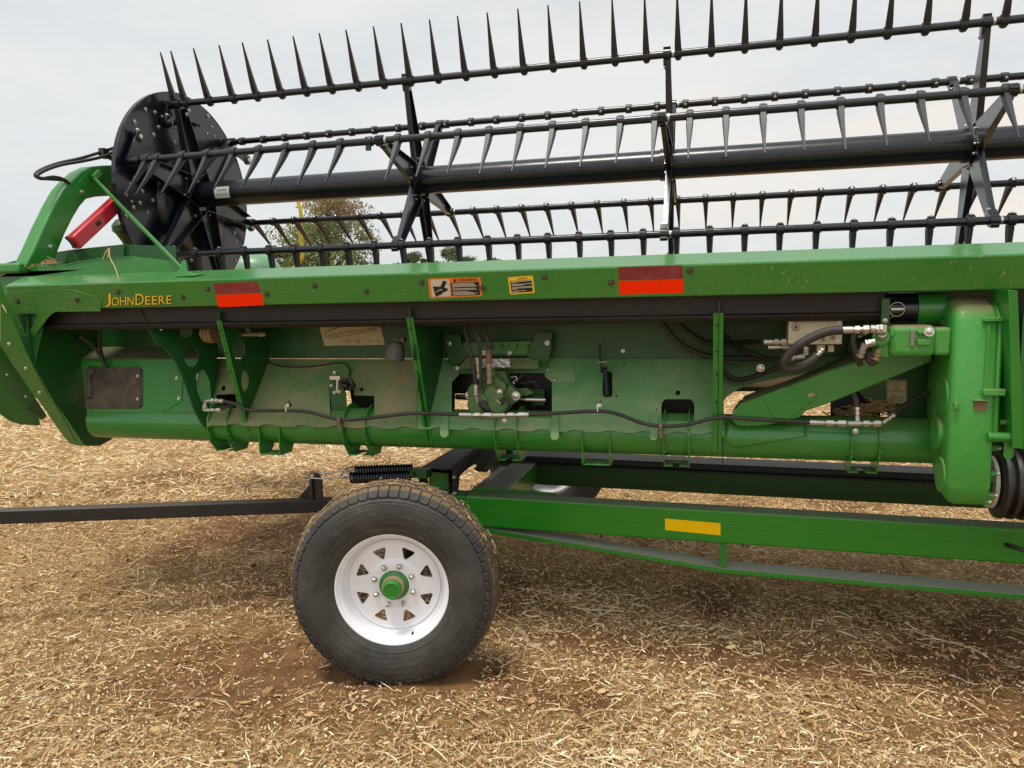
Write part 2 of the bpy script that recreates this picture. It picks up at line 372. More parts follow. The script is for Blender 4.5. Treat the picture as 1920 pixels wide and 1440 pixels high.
me = bpy.data.meshes.new('ground'); me.from_pydata(vs.tolist(), [], [tuple(t) for t in q.tolist()]+tri); me.shade_smooth()
at = me.attributes.new('bare', 'FLOAT', 'POINT'); at.data.foreach_set('value', bare(vs[:, 0], vs[:, 1]).astype(np.float32))
gm = bpy.data.materials.new('soil_with_straw'); gm.use_nodes = True; t = gm.node_tree; b = t.nodes['Principled BSDF']; ln = t.links.new
tcn = nd(t, 'ShaderNodeTexCoord'); b.inputs['Roughness'].default_value = .95; b.inputs['Specular IOR Level'].default_value = .15
def noise(sc, de=6, ro=.6, vec=None, di=0):
    n = nd(t, 'ShaderNodeTexNoise'); n.inputs['Scale'].default_value = sc; n.inputs['Detail'].default_value = de; n.inputs['Roughness'].default_value = ro; n.inputs['Distortion'].default_value = di
    ln(vec or tcn.outputs['Object'], n.inputs[0]); return n.outputs[0]
s1 = nd(t, 'ShaderNodeValToRGB'); ln(noise(9, 8), s1.inputs[0])
s1.color_ramp.elements[0].position = .3; s1.color_ramp.elements[0].color = (.13, .062, .026, 1); s1.color_ramp.elements[1].position = .72; s1.color_ramp.elements[1].color = (.32, .17, .078, 1)
s2 = nd(t, 'ShaderNodeValToRGB'); ln(noise(38, 9, .75, di=2.2), s2.inputs[0])
s2.color_ramp.elements[0].position = .35; s2.color_ramp.elements[0].color = (.17, .095, .042, 1); s2.color_ramp.elements[1].position = .68; s2.color_ramp.elements[1].color = (.66, .46, .22, 1)
ab = nd(t, 'ShaderNodeAttribute', attribute_name='bare')
mrg = nd(t, 'ShaderNodeMapRange'); mrg.inputs[1].default_value = .1; mrg.inputs[2].default_value = .7; mrg.inputs[3].default_value = .0; mrg.inputs[4].default_value = 1; ln(ab.outputs['Fac'], mrg.inputs[0])
mg = nd(t, 'ShaderNodeMixRGB'); ln(mrg.outputs[0], mg.inputs[0]); ln(s2.outputs[0], mg.inputs[1]); ln(s1.outputs[0], mg.inputs[2]); ln(mg.outputs[0], b.inputs['Base Color'])
bp = nd(t, 'ShaderNodeBump'); bp.inputs['Strength'].default_value = .9; bp.inputs['Distance'].default_value = .02; ln(noise(45, 9, .7), bp.inputs['Height']); ln(bp.outputs[0], b.inputs['Normal'])
me.materials.append(gm)
g = bpy.data.objects.new('ground', me); COL.objects.link(g); g['kind'] = 'structure'
# straw: loose cut stalks and chaff lying on the soil
sm = bpy.data.materials.new('dry_straw'); sm.use_nodes = True; t = sm.node_tree; b = t.nodes['Principled BSDF']; ln = t.links.new
b.inputs['Roughness'].default_value = .75; b.inputs['Specular IOR Level'].default_value = .25
ab = nd(t, 'ShaderNodeAttribute', attribute_name='tone')
r_ = nd(t, 'ShaderNodeValToRGB'); ln(ab.outputs['Fac'], r_.inputs[0])
cs = [(0, (.11, .05, .018)), (.25, (.30, .16, .062)), (.5, (.54, .34, .155)), (.75, (.75, .54, .28)), (1, (.93, .81, .56))]
el = r_.color_ramp.elements; el[0].color = (*cs[0][1], 1); el[1].color = (*cs[-1][1], 1)
for p_, c_ in cs[1:-1]: e = el.new(p_); e.color = (*c_, 1)
ln(r_.outputs[0], b.inputs['Base Color'])
def straw(n, name, rmin, rmax, a0, a1, L0, L1, W0, W1, lift, gam, flat, seed, tone=(.08, 1.05)):
    g_ = np.random.default_rng(seed)
    u = g_.random(n); rad = (rmin**gam+(rmax**gam-rmin**gam)*u)**(1/gam)
    a = a0+(a1-a0)*g_.random(n)
    x = rad*np.sin(a); y = rad*np.cos(a)
    keepm = g_.random(n) > bare(x, y)*.88
    inwheel = (np.abs(x-WX-.0) < .30) & (np.abs(y-2.70) < .12)
    keepm &= ~inwheel
    x, y, rad = x[keepm], y[keepm], rad[keepm]; n = len(x)
    sc = np.clip(rad/5, 1, 2.6)**.6
    Ln = (L0+(L1-L0)*g_.random(n)**2.6)*sc**.5; Wd = (W0+(W1-W0)*g_.random(n)**1.5)*sc
    th = g_.random(n)*2*np.pi; ph = g_.normal(0, flat, n); bend = g_.normal(0, .16, n)+(g_.random(n) < .12)*g_.normal(0, .4, n)
    z0 = gheight(x, y)+.004+lift*g_.random(n)**1.7*(1-.6*bare(x, y))+np.abs(np.sin(ph))*Ln*.35
    d = np.stack([np.cos(th)*np.cos(ph), np.sin(th)*np.cos(ph), np.sin(ph)], -1)
    s = np.stack([-np.sin(th), np.cos(th), 0*th], -1)
    rl = g_.random(n)*2*np.pi
    up = np.cross(d, s)
    sv = s*np.cos(rl)[:, None]+up*np.sin(rl)[:, None]
    c = np.stack([x, y, z0], -1)
    bv = (s*np.cos(rl*1.7)[:, None]+up*(np.abs(np.sin(rl*1.7))*.6)[:, None])*(bend*Ln*.5)[:, None]
    pts = [c-d*Ln[:, None]/2, c-d*Ln[:, None]/6+bv*.85, c+d*Ln[:, None]/6+bv, c+d*Ln[:, None]/2]
    ws = [.55, 1, .9, .4]
    V = np.empty((n, 8, 3))
    for j, p in enumerate(pts):
        o_ = sv*(Wd*ws[j]/2)[:, None]; V[:, 2*j] = p-o_; V[:, 2*j+1] = p+o_
    fi = np.array([(0, 1, 3, 2), (2, 3, 5, 4), (4, 5, 7, 6)])
    Q = (np.arange(n)[:, None, None]*8+fi[None]).reshape(-1)
    me = bpy.data.meshes.new(name); me.vertices.add(n*8); me.vertices.foreach_set('co', V.ravel().astype(np.float32))
    me.loops.add(len(Q)); me.loops.foreach_set('vertex_index', Q.astype(np.int32))
    nf = n*3; me.polygons.add(nf); me.polygons.foreach_set('loop_start', np.arange(nf, dtype=np.int32)*4)
    try: me.polygons.foreach_set('loop_total', np.full(nf, 4, np.int32))
    except Exception: pass
    tn = np.clip(tone[0]+(tone[1]-tone[0])*g_.beta(1.7, 1.35, n)+.35*(fbm(x*1.3+40, y*1.3)-.5), 0, 1)
    at = me.attributes.new('tone', 'FLOAT', 'POINT'); at.data.foreach_set('value', np.repeat(tn, 8).astype(np.float32))
    me.update(calc_edges=True); me.materials.append(sm)
    o = bpy.data.objects.new(name, me); COL.objects.link(o); return o
A0, A1 = R(-75), R(50)
so_ = straw(105000, 'straw', 1.5, 7, A0, A1, .015, .13, .0014, .0046, .03, .9, .18, 1)
tag(so_, 'long pale cut stalks lying loose on the field around the wheel', 'straw', kind='stuff')
so_ = straw(340000, 'chaff', 1.5, 7, A0, A1, .006, .030, .002, .0085, .02, 1.0, .35, 2, (.12, 1.05))
tag(so_, 'short broken chaff and husks scattered over the brown soil', 'chaff', kind='stuff')
so_ = straw(330000, 'far_straw', 6, 45, A0, A1, .03, .13, .003, .008, .04, .12, .25, 3, (.22, 1.1))
tag(so_, 'tan straw covering the open field behind the machine', 'straw', kind='stuff')
so_ = straw(16000, 'dry_leaves', 1.5, 7, A0, A1, .02, .05, .008, .020, .022, .9, .3, 9, (0, .75))
tag(so_, 'crumpled brown leaf and pod pieces mixed into the straw', 'leaf litter', kind='stuff')
# a few long thick stalks near the camera
def stalks(n, seed):
    g_ = random.Random(seed); mb = MB()
    for k in range(n):
        x = g_.uniform(-3.2, 2.6); y = g_.uniform(1.7, 4.2) if g_.random() < .75 else g_.uniform(4, 7)
        if (abs(x-WX) < .55 and 2.45 < y < 3.0) or g_.random() < bare(np.array([x]), np.array([y]))[0]*.9: continue
        a = g_.uniform(0, 6.28); l = g_.uniform(.12, .34); r = g_.uniform(.0016, .0032)
        z = float(gheight(np.array([x]), np.array([y]))[0])+.012; kx = g_.uniform(-.03, .03)
        p = []
        for j in range(5):
            s_ = j/4-.5; wob = kx*math.sin(j*1.4)
            p.append((x+math.cos(a)*l*s_-math.sin(a)*wob, y+math.sin(a)*l*s_+math.cos(a)*wob, z+.012*g_.random()+.02*max(0, s_)))
        mb.tube(p, lambda t_, r=r: r*(1-.5*t_), 5, sub=2)
        if g_.random() < .5:
            q0 = Vector(p[2]); b_ = a+g_.uniform(.4, .9)*g_.choice((-1, 1)); l2 = l*.4
            mb.tube([q0, q0+Vector((math.cos(b_)*l2*.5, math.sin(b_)*l2*.5, .012)), q0+Vector((math.cos(b_)*l2, math.sin(b_)*l2, .006))], r*.6, 5, sub=2)
    me = mb.mesh('stalks'); g2 = np.random.default_rng(5)
    at = me.attributes.new('tone', 'FLOAT', 'POINT')
    co = np.empty(len(me.vertices)*3); me.vertices.foreach_get('co', co); co = co.reshape(-1, 3)
    at.data.foreach_set('value', np.clip(.35+.6*vnoise(co[:, 0]*2.2, co[:, 1]*2.2), 0, 1).astype(np.float32))
    me.shade_smooth(); me.materials.append(sm); o = bpy.data.objects.new('stalks', me); COL.objects.link(o); return o
tag(stalks(330, 4), 'thicker branched stems lying on top of the straw', 'stalks', kind='stuff')

# ------------------------------------------------------------------ trees
BARK = pmat('bark', (.09, .07, .055), .9, bump=.5)
def leafmat(name, c1, c2, c3):
    m = bpy.data.materials.new(name); m.use_nodes = True; t = m.node_tree; b = t.nodes['Principled BSDF']; ln = t.links.new
    b.inputs['Roughness'].default_value = .6; b.inputs['Specular IOR Level'].default_value = .2
    a = nd(t, 'ShaderNodeAttribute', attribute_name='tone'); r = nd(t, 'ShaderNodeValToRGB'); ln(a.outputs['Fac'], r.inputs[0])
    r.color_ramp.elements[0].color = (*c1, 1); r.color_ramp.elements[1].color = (*c3, 1); r.color_ramp.elements[0].position = .2; r.color_ramp.elements[1].position = .85
    e = r.color_ramp.elements.new(.55); e.color = (*c2, 1); ln(r.outputs[0], b.inputs['Base Color']); 
    tr = nd(t, 'ShaderNodeBsdfTranslucent'); ln(r.outputs[0], tr.inputs[0]); mxs = nd(t, 'ShaderNodeMixShader'); mxs.inputs[0].default_value = .35
    ln(b.outputs[0], mxs.inputs[1]); ln(tr.outputs[0], mxs.inputs[2]); ln(mxs.outputs[0], t.nodes['Material Output'].inputs[0]); return m
LEAFA = leafmat('autumn_leaves', (.12, .17, .045), (.24, .26, .10), (.34, .17, .10))
LEAFB = leafmat('dark_leaves', (.07, .11, .05), (.13, .17, .07), (.26, .25, .10))
def tree(name, loc, h, wd, blobs, leafn, ls, mat, label, seed, group=None, autumn=0.):
    g_ = np.random.default_rng(seed); rd = random.Random(seed)
    root = empty(name, loc); tag(root, label, 'tree', group)
    global FRAME; FRAME = Matrix.Translation(loc)
    mb = MB(); tips = []
    mb.tube([(0, 0, -.2), (rd.uniform(-.1, .1), 0, h*.3), (rd.uniform(-.3, .3), rd.uniform(-.2, .2), h*.6), (0, 0, h*.9)], lambda t_: h*.022*(1-.8*t_)+.02, 9)
    cs_ = []
    for k in range(blobs):
        zz = rd.uniform(.28, .97); prof = math.sin(math.pi*min(1, (zz-.16)/.9))**.7
        a = rd.uniform(0, 6.28); rad = wd/2*prof*math.sqrt(rd.random())*.9
        c = Vector((math.cos(a)*rad, math.sin(a)*rad, zz*h)); cs_.append((c, rd.uniform(.07, .15)*wd))
        z0 = max(.15*h, c.z-rad*.8-.05*h)
        mb.tube([(0, 0, z0), (c.x*.5, c.y*.5, (z0+c.z)/2-.02*h), c], lambda t_: h*.006*(1-.8*t_)+.008, 5, sub=3)
    mb.build('trunk', BARK, root)
    per = leafn//blobs; P_ = []; T_ = []
    for c, r in cs_:
        d = g_.normal(0, 1, (per, 3)); d /= np.linalg.norm(d, axis=1)[:, None]
        rr_ = r*(.35+.75*g_.random(per)**.6)
        p = np.array(c)+d*rr_[:, None]*np.array([1.1, 1.1, .8]); P_.append(p)
        T_.append(np.clip(g_.normal(.40+autumn*(c.z/h-.62)*1.0+rd.uniform(-.12, .12), .13, per), 0, 1))
    P_ = np.concatenate(P_); T_ = np.concatenate(T_); n = len(P_)
    a = g_.normal(0, 1, (n, 3)); a /= np.linalg.norm(a, axis=1)[:, None]; b_ = np.cross(a, g_.normal(0, 1, (n, 3))); b_ /= np.linalg.norm(b_, axis=1)[:, None]
    s_ = ls*(.6+.8*g_.random(n))[:, None]
    V = np.stack([P_-a*s_, P_+b_*s_*.55, P_+a*s_, P_-b_*s_*.55], 1).reshape(-1, 3)
    me = bpy.data.meshes.new('crown'); me.from_pydata(V.tolist(), [], (np.arange(n)[:, None]*4+np.arange(4)).tolist())
    at = me.attributes.new('tone', 'FLOAT', 'POINT'); at.data.foreach_set('value', np.repeat(T_, 4).astype(np.float32))
    finish(me, 'crown', root, mat, smooth=False); FRAME = Matrix.Identity(4)
    return root
def tp(u, D): d = ray(u, V0); d = Vector((d.x, d.y, 0)).normalized()*D; return Vector((d.x, d.y, 0))
tree('autumn_tree', tp(625, 60), 9.2, 8.2, 80, 17000, .10, LEAFA, 'tall tree turning rust red at its top, behind the reel left of centre', 3, autumn=1.)
tree('autumn_tree', tp(545, 66), 5.6, 4.6, 40, 8000, .12, LEAFA, 'lower yellow green tree at the left foot of the tall tree', 8)
for j, (u, D, h, wd, lb) in enumerate([(778, 130, 8.6, 6.5, 'small dark round tree on the horizon, nearest right of the tall tree'),
        (862, 125, 9.0, 9.0, 'broadest of the low trees on the horizon, seen between the lower reel tines'),
        (925, 140, 8.0, 6.5, 'low olive green tree at the right end of the distant row'),
        (1090, 175, 9.1, 5.0, 'tiny far tree top showing alone above the beam')]):
    tree('field_tree', tp(u, D), h, wd, 34, 6000, .2, LEAFB, lb, 20+j, 'low trees along the far edge of the field')
# ------------------------------------------------------------------ transport trailer under the header
TY, TYD, TZ0, TZ1 = 3.35, .10, .413, .560
tr = empty('header_trailer', (-1.1, 3.8, 0)); tag(tr, 'green four wheel transport trailer with black drawbar carrying the harvesting header', 'trailer')
def tyre_mesh():
    prof = [(-.020, .203), (-.004, .210), (.012, .232), (.022, .262), (.0265, .295), (.024, .325), (.014, .352), (-.001, .372), (-.014, .385), (-.032, .3935), (-.058, .398), (-.0825, .3995)]
    pts = np.array(prof); seg = np.r_[0, np.cumsum(np.hypot(*np.diff(pts, axis=0).T))]
    M = 92; s = np.linspace(0, seg[-1], M)
    tt = np.interp(s, seg, pts[:, 0]); r = np.interp(s, seg, pts[:, 1])
    for _ in range(5):
        tt[1:-1] = (tt[:-2]+2*tt[1:-1]+tt[2:])/4; r[1:-1] = (r[:-2]+2*r[1:-1]+r[2:])/4
    T2 = np.r_[tt, (-.165-tt[::-1])[1:]]; R2 = np.r_[r, r[::-1][1:]]
    NA = 60*10; th = np.arange(NA)/NA*2*np.pi
    Tm, A = np.meshgrid(T2, th); Rm = np.meshgrid(R2, th)[0]
    f = (A*60/2/np.pi) % 1; side = np.abs(Tm+.0825)          # distance from the tread centre line
    n_r = np.clip((Rm-.345)/.05, 0, 1)
    edge = .360+.008*np.abs(2*f-1)**3.5
    lug = (Rm > edge) & (np.abs(f-.5) < .435) & (side > .052)
    inner = (side < .050)
    zig = .0045*np.sign(np.sin(A*60))
    h = np.zeros_like(Rm); h[Rm > .357] -= .0028; h[lug] = .0035
    groove = (np.abs(side-.018+zig) < .0045) | (np.abs(side-.048+zig*.6) < .0042) | ((np.abs(((A*60/2/np.pi+side*9) % 1)-.5) > .46) & inner)
    h[inner] = .0035; h[groove & (side < .055)] = -.006
    block = lug & (np.abs(Rm-.374) < .0035) & (np.abs(f-.5) < .25); h[block] -= .0022
    for rr_ in (.240, .3385, .3475): h += .0024*np.exp(-((Rm-rr_)/.0026)**2)*(Tm > -.08)
    # low raised lettering-like ribs carry no text; just slight scuffing of the sidewall
    h += (Rm < .35)*(Rm > .25)*.0006*np.sin(A*7+Rm*60)*np.sin(Rm*220)
    nt_ = np.where(Rm < .372, np.sign(Tm+.0825)*.8, 0); nr_ = np.clip((Rm-.33)/.05, 0.1, 1)
    Tn = Tm+h*nt_; Rn = Rm+h*nr_
    # flattened where it stands on the ground (local y is up)
    X = Rn*np.cos(A); Y = Rn*np.sin(A); Y = np.maximum(Y, -.3955+.001*np.sin(A*60))
    V = np.stack([X, Y, Tn], -1).reshape(-1, 3); K = len(T2)
    i = np.arange(NA)[:, None]; j = np.arange(K-1)[None]
    q = np.stack([i*K+j, i*K+j+1, ((i+1) % NA)*K+j+1, ((i+1) % NA)*K+j], -1).reshape(-1, 4)
    q = q[:, ::-1]
    me = bpy.data.meshes.new('tyre'); me.from_pydata(V.tolist(), [], q.tolist())
    rq = np.repeat(((R2[:-1]+R2[1:])/2 > .383)[None], NA, 0).reshape(-1)
    me.polygons.foreach_set('material_index', rq.astype(np.int32)); return me
TREAD = pmat('tread_rubber_muddy', (.018, .018, .018), .75, dust=.5, dcol=(.25, .165, .085), dscale=5, updust=.5, bump=.8, bscale=70)
SIDE = pmat('sidewall_rubber', (.020, .020, .020), .6, dust=.22, dcol=(.15, .135, .105), dscale=8, bump=.35, bscale=45)
TAN = pmat('dusty_grease_band', (.42, .29, .17), .8, dust=.3)
def build_wheel(M, lab):
    global FRAME; FRAME = M
    me = tyre_mesh(); wh = empty('wheel', (0, 0, 0)); keep(wh, M, tr)
    if lab: wh['label'] = lab
    finish(me, 'tyre', wh, [SIDE, TREAD], ang=32)
    mb = MB()
    mb.lathe([(-.166, .214), (-.166, .222), (-.160, .222), (-.158, .204), (-.150, .200), (-.12, .196), (-.10, .180), (-.062, .178), (-.054, .190), (-.040, .1935), (-.020, .1965), (-.012, .200), (-.010, .2065), (-.004, .2085), (.0005, .213), (.0015, .2175), (-.001, .2215), (-.007, .2225), (-.0075, .2195), (-.012, .2105), (-.03, .206), (-.1, .200), (-.158, .210)], (0, 0, 0), (0, 0, 1), 96, cap=False)
    mb.build('rim', WHITE, wh, ang=50)
    holes = []
    for k in range(8):
        a = R(22+45*k); c = Vector((math.cos(a), math.sin(a))); tdir = Vector((-c.y, c.x))
        tri = [c*.151+tdir*.031, c*.151-tdir*.031, c*.102-tdir*.001]
        pts = []
        for m in range(3):
            p = tri[m]; pa = tri[m-1]; pb = tri[(m+1) % 3]
            ea = (pa-p).normalized()*.015; eb = (pb-p).normalized()*.015
            for s_ in (0, .2, .4, .6, .8, 1): pts.append(p+ea*(1-s_)**2+eb*s_**2)
        holes.append([(p.x, p.y) for p in pts])
    d = MB(); vs, fs = plate2(circ((0, 0), .1775, 72), holes+[circ((0, 0), .055, 28)], .006, Matrix.Translation((0, 0, -.064))); d.add(vs, fs)
    d.lathe([(-.060, .1785), (-.0565, .176), (-.0565, .169), (-.0582, .166)], (0, 0, 0), (0, 0, 1), 72, cap=False)
    d.lathe([(-.0585, .106), (-.054, .099), (-.0515, .092), (-.0515, .058), (-.06, .0565)], (0, 0, 0), (0, 0, 1), 64, cap=False)
    d.build('wheel_disc', WHITE, wh, ang=40)
    h = MB(); h.lathe([(-.16, .052), (-.06, .056), (-.046, .057), (-.043, .054), (-.040, .049)], (0, 0, 0), (0, 0, 1), 40)
    h.lathe([(-.040, .043), (-.018, .042)], (0, 0, 0), (0, 0, 1), 40, 1)
    h.lathe([(-.018, .0375), (-.012, .036), (.004, .034), (.008, .031), (.008, .0255), (.0065, .0245)], (0, 0, 0), (0, 0, 1), 36)
    h.build('hub', [GREEN, TAN], wh, ang=40)
    nm = MB(); nm.lathe([(0, .0115), (.003, .0115), (.006, .0088)], (0, 0, 0), (0, 0, 1), 16); nm.lathe([(.006, .0088), (.016, .0088), (.019, .006), (.0195, .0045)], (0, 0, 0), (0, 0, 1), 6); nm.lathe([(.019, .0048), (.023, .0045)], (0, 0, 0), (0, 0, 1), 8)
    nme = nm.mesh('lug_nut'); nme.materials.append(STEEL)
    for k in range(8):
        a = R(17.7-90+45*k+22); a = R(-17.7+45*k)
        inst(nme, wh, Matrix.Translation((math.cos(a)*.0785, math.sin(a)*.0785, -.0515)), 'lug_nut')
    if not lab.startswith('far'):
        g_ = random.Random(12); mb = MB()
        for k in range(90):
            a = R(g_.uniform(15, 150)); r = .4035-(.004 if g_.random() < .5 else 0); t_ = -g_.uniform(.02, .14); th_ = g_.uniform(0, 6.28); l_ = g_.uniform(.008, .035)
            c = Vector((math.cos(a)*r, math.sin(a)*r, t_)); e1 = Vector((-math.sin(a), math.cos(a), 0))*math.cos(th_)+Vector((0, 0, 1))*math.sin(th_)
            mb.tube([c-e1*l_/2, c+Vector((math.cos(a), math.sin(a), 0))*.002, c+e1*l_/2], .0013, 4, sub=1)
        me = mb.mesh('stuck_straw'); at = me.attributes.new('tone', 'FLOAT', 'POINT'); at.data.foreach_set('value', np.repeat(np.random.default_rng(2).uniform(.3, .9, len(me.vertices)//12), 12).astype(np.float32)[:len(me.vertices)])
        ss = finish(me, 'stuck_straw', wh, sm); ss['kind'] = 'stuff'
    vm = MB(); vm.cyl((.07, -.185, -.05), (.072, -.178, -.018), .004, .0045, 10); vm.build('valve_stem', RUB, wh)
    FRAME = Matrix.Identity(4)
AX = Vector((.21, -.977, 0)).normalized()              # outward, the wheels are steered a little
def wheelM(p, flip=False):
    z = -AX if flip else AX; y = Vector((0, 0, 1)); x = y.cross(z).normalized()
    return Matrix(((x.x, y.x, z.x, p[0]), (x.y, y.y, z.y, p[1]), (x.z, y.z, z.z, p[2]), (0, 0, 0, 1)))
build_wheel(wheelM((-1.17, 2.575, .392)), 'front wheel nearest the viewer with eight windows and a green hub')
build_wheel(wheelM((-1.10, 5.05, .392), True), 'far wheel half hidden behind the beams')
mb = MB(); mb.box((-1.13, TY, TZ0), (3.2, TY+TYD, TZ1)); nb = mb.build('frame_beam', GTRAIL, tr, bevel=.010, seg=3)
c = [P(1247, 972, TY), P(1351, 981, TY), P(1351, 1003.5, TY), P(1247, 993.5, TY)]
MB().prism([(p.x, TY-.0015, p.z) for p in c], (0, .001, 0)).build('reflector', YELR, nb, smooth=False)
mb = MB(); mb.box((-1.13, 4.2, TZ0), (3.2, 4.3, .531)); mb.build('frame_beam', GSHADE, tr, bevel=.006)
mb = MB(); mb.box((-1.2, 4.16, .534), (3.2, 4.34, .545)); mb.box((-1.2, 4.19, .545), (3.2, 4.34, .575)); mb.box((-1.2, 4.175, .575), (3.2, 4.35, .583)); mb.build('support_rail', BLACKD, tr, bevel=.002)
mb = MB(); mb.tube([(-1.1, TY-.0002, .492), (3.2, TY-.0002, .492)], .0012, 6, sub=1); mb.build('weld_seam', GTRAIL, nb)
# cross members
mb = MB(); mb.box((-1.12, TY+TYD+.001, TZ0+.01), (-.98, 4.199, TZ1-.012)); mb.build('cross_member', GTRUSS, tr, bevel=.006)
mb = MB(); mb.prism([(-1.13, 3.47, .575), (-.72, 3.47, .563), (-.72, 3.47, .40), (-1.13, 3.47, .40)], (0, .01, 0)); mb.build('gusset', GDUST, tr)
mb = MB(); mb.prism([(-1.46, 4.25, .50), (-1.14, 4.25, .50), (-1.14, 4.25, .625), (-1.46, 4.25, .625)], (0, .008, 0)); mb.box((-1.46, 4.0, .5), (-1.45, 4.25, .6)); mb.build('end_plate', GSHADE, tr, bevel=.002)
# black cradle the header rests on
a0 = P(785, 889, 3.42); a1 = P(842, 889, 3.42); zc_ = .662
mb = MB(); mb.box((a0.x, 3.42, zc_-.016), (a1.x, 4.3, zc_)); mb.box((a0.x-.001, 3.42, zc_-.11), (a0.x+.010, 3.52, zc_-.016)); mb.box((a1.x-.008, 3.42, zc_-.06), (a1.x, 4.3, zc_-.016))
mb.box((a0.x, 3.42, zc_-.016), (a1.x, 3.43, zc_+.004))
mb.build('cradle_rest', BLACKD, tr, bevel=.003)
mb = MB(); x1 = a1.x+.012
mb.prism([(x1, 3.40, zc_+.012), (x1, 4.2, zc_+.06), (x1, 4.2, zc_+.02), (x1, 3.52, zc_-.05), (x1, 3.48, TZ1-.03), (x1, 3.40, TZ1-.03)], (.010, 0, 0)); mb.box((x1, 3.40, TZ1-.03), (x1+.03, 3.41, zc_+.01))
mb.prism([(x1+.07, 3.55, zc_-.02), (x1+.07, 4.2, zc_+.05), (x1+.07, 4.2, zc_+.02), (x1+.07, 3.62, zc_-.05)], (.05, 0, 0))
mb.hexbolt((x1+.02, 3.40, TZ1-.01), (0, -1, 0), .009, .008, 1); mb.hexbolt((x1+.02, 3.40, zc_-.03), (0, -1, 0), .006, .006, 1)
mb.build('cradle_hook', [BLACKD, STEEL], tr, bevel=.002)
mb = MB(); mb.box((a0.x+.03, 3.47, .52), (a1.x-.02, 3.57, zc_-.017)); mb.build('cradle_post', GREEN, tr, bevel=.004)
mb = MB(); mb.box((a0.x-.02, TY+.01, TZ1-.05), (-1.131, TY+.12, TZ1-.006)); mb.build('bolster', GREEN, tr, bevel=.004)
# steering axle and kingpins
mb = MB(); mb.box((-1.30, 2.80, .34), (-1.18, 4.86, .43)); mb.cyl((-1.155, 2.66, .392), (-1.2, 2.86, .392), .035); mb.cyl((-1.115, 4.98, .392), (-1.2, 4.8, .392), .035)
mb.cyl((-1.2, 2.86, .30), (-1.2, 2.86, .48), .04); mb.cyl((-1.2, 4.8, .30), (-1.2, 4.8, .48), .04); mb.build('axle', BLACKD, tr, bevel=.004)
# drawbar
d0 = PZ(0, 967.5, 3.45); d1 = PZ(612, 946, 3.72); dd = (d1-d0)
e0 = d0-dd*1.2; 
mb = MB(); mb.bar(e0, d1+dd*.02, .062, .062, side=(0, 1, 0)); db = mb.build('drawbar', BLACKD, tr, bevel=.005)
px = dd.normalized(); top = d1+Vector((0, 0, .031))
p1 = PZ(612, 884, 3.72)
mb = MB(); q0 = d1+px*-.04; hh = p1.z-d1.z
mb.prism([q0+Vector((-.02, -.02, .03)), q0+Vector((.035, -.02, .03)), q0+Vector((.035, -.02, hh*.82)), q0+Vector((.02, -.02, hh)), q0+Vector((0, -.02, hh)), q0+Vector((-.018, -.02, hh*.8))], (0, .012, 0))
mb.prism([q0+Vector((-.02, 0, .03)), q0+Vector((-.02, 0, hh*.75)), q0+Vector((-.105, 0, .03))], (0, .01, 0))
mb.box(q0+Vector((-.022, -.035, .03)), q0+Vector((-.006, .035, hh*.83)))
mb.build('spring_bracket', BLACKD, db, bevel=.002)
mb = MB(); eA = q0+Vector((-.05, .0, hh*.93)); eB = PZ(660, 886, 3.72)
for dy in (-.028, .022):
    o = Vector((0, dy, dy*.35)); mb.tube([eA+o, q0+Vector((.04, 0, hh*.93))+o, eB+o*1.0], .004, 8, sub=1)
    c = eB+o+Vector((-.015, 0, 0)); mb.tube([c+Vector((.03*math.cos(t), .004*math.sin(t*2), .014*math.sin(t))) for t in np.linspace(.4, 6.6, 14)], .0042, 8, sub=1)
mb.cyl(q0+Vector((-.045, -.03, hh*.9)), q0+Vector((-.02, -.03, hh*.9)), .008, n=6); mb.cyl(q0+Vector((-.045, .02, hh*.97)), q0+Vector((-.02, .02, hh*.97)), .008, n=6)
mb.build('eye_bolts', STEEL, tr)
sA = PZ(662, 890, 3.70); sB = PZ(772, 886, 3.68)
for dy, dz in ((-.028, -.010), (.026, .011)):
    mb = MB(); pts = []; n_ = 22; D = sB-sA; M = basis(D)
    for k in range(n_*10+1):
        a = 2*math.pi*k/10; rr_ = .0235; pts.append(sA+Vector((0, dy, dz))+D*(k/(n_*10))+M@Vector((rr_*math.cos(a), rr_*math.sin(a), 0)))
    mb.tube(pts, .0056, 8, sub=1); mb.build('tension_spring', BLACK, tr)
mb = MB(); e_ = PZ(783, 886, 3.68); mb.bar(e_+Vector((-.03, 0, 0)), e_+Vector((.06, .0, .0)), .07, .04, side=(0, 1, 0)); mb.cyl(e_+Vector((-.01, -.05, 0)), e_+Vector((-.01, .05, 0)), .012); mb.build('spring_anchor', GSHADE, tr, bevel=.003)
# lower truss bar and its strut
A_ = P(880, 985, TY+.02); B_ = P(1355, 1066, TY+.02); C_ = P(1920, 1115, TY+.02); D_ = C_+(C_-B_)*1.2
mb = MB(); dp = Vector((0, .11, 0)); hz = Vector((0, 0, -.022))
for a, b in ((A_, B_), (B_, D_)):
    mb.hexa([a+hz, b+hz, b+hz+dp, a+hz+dp, a, b, b+dp, a+dp])
mb.build('truss_bar', GTRUSS, tr, bevel=.002)
mb = MB(); mb.box((B_.x-.016, TY+.03, B_.z+.001), (B_.x+.016, TY+.036, TZ0-.001)); mb.box((B_.x+.010, TY+.0365, B_.z+.001), (B_.x+.016, TY+.07, TZ0-.001)); mb.build('truss_strut', GREEN, tr, bevel=.0015)
mb = MB(); mb.tube([P(1886, 1021, TY-.05), P(1905, 1027, TY-.09), P(1950, 1043, TY-.13)], .009, 10); mb.build('lock_handle', BLACKD, tr)
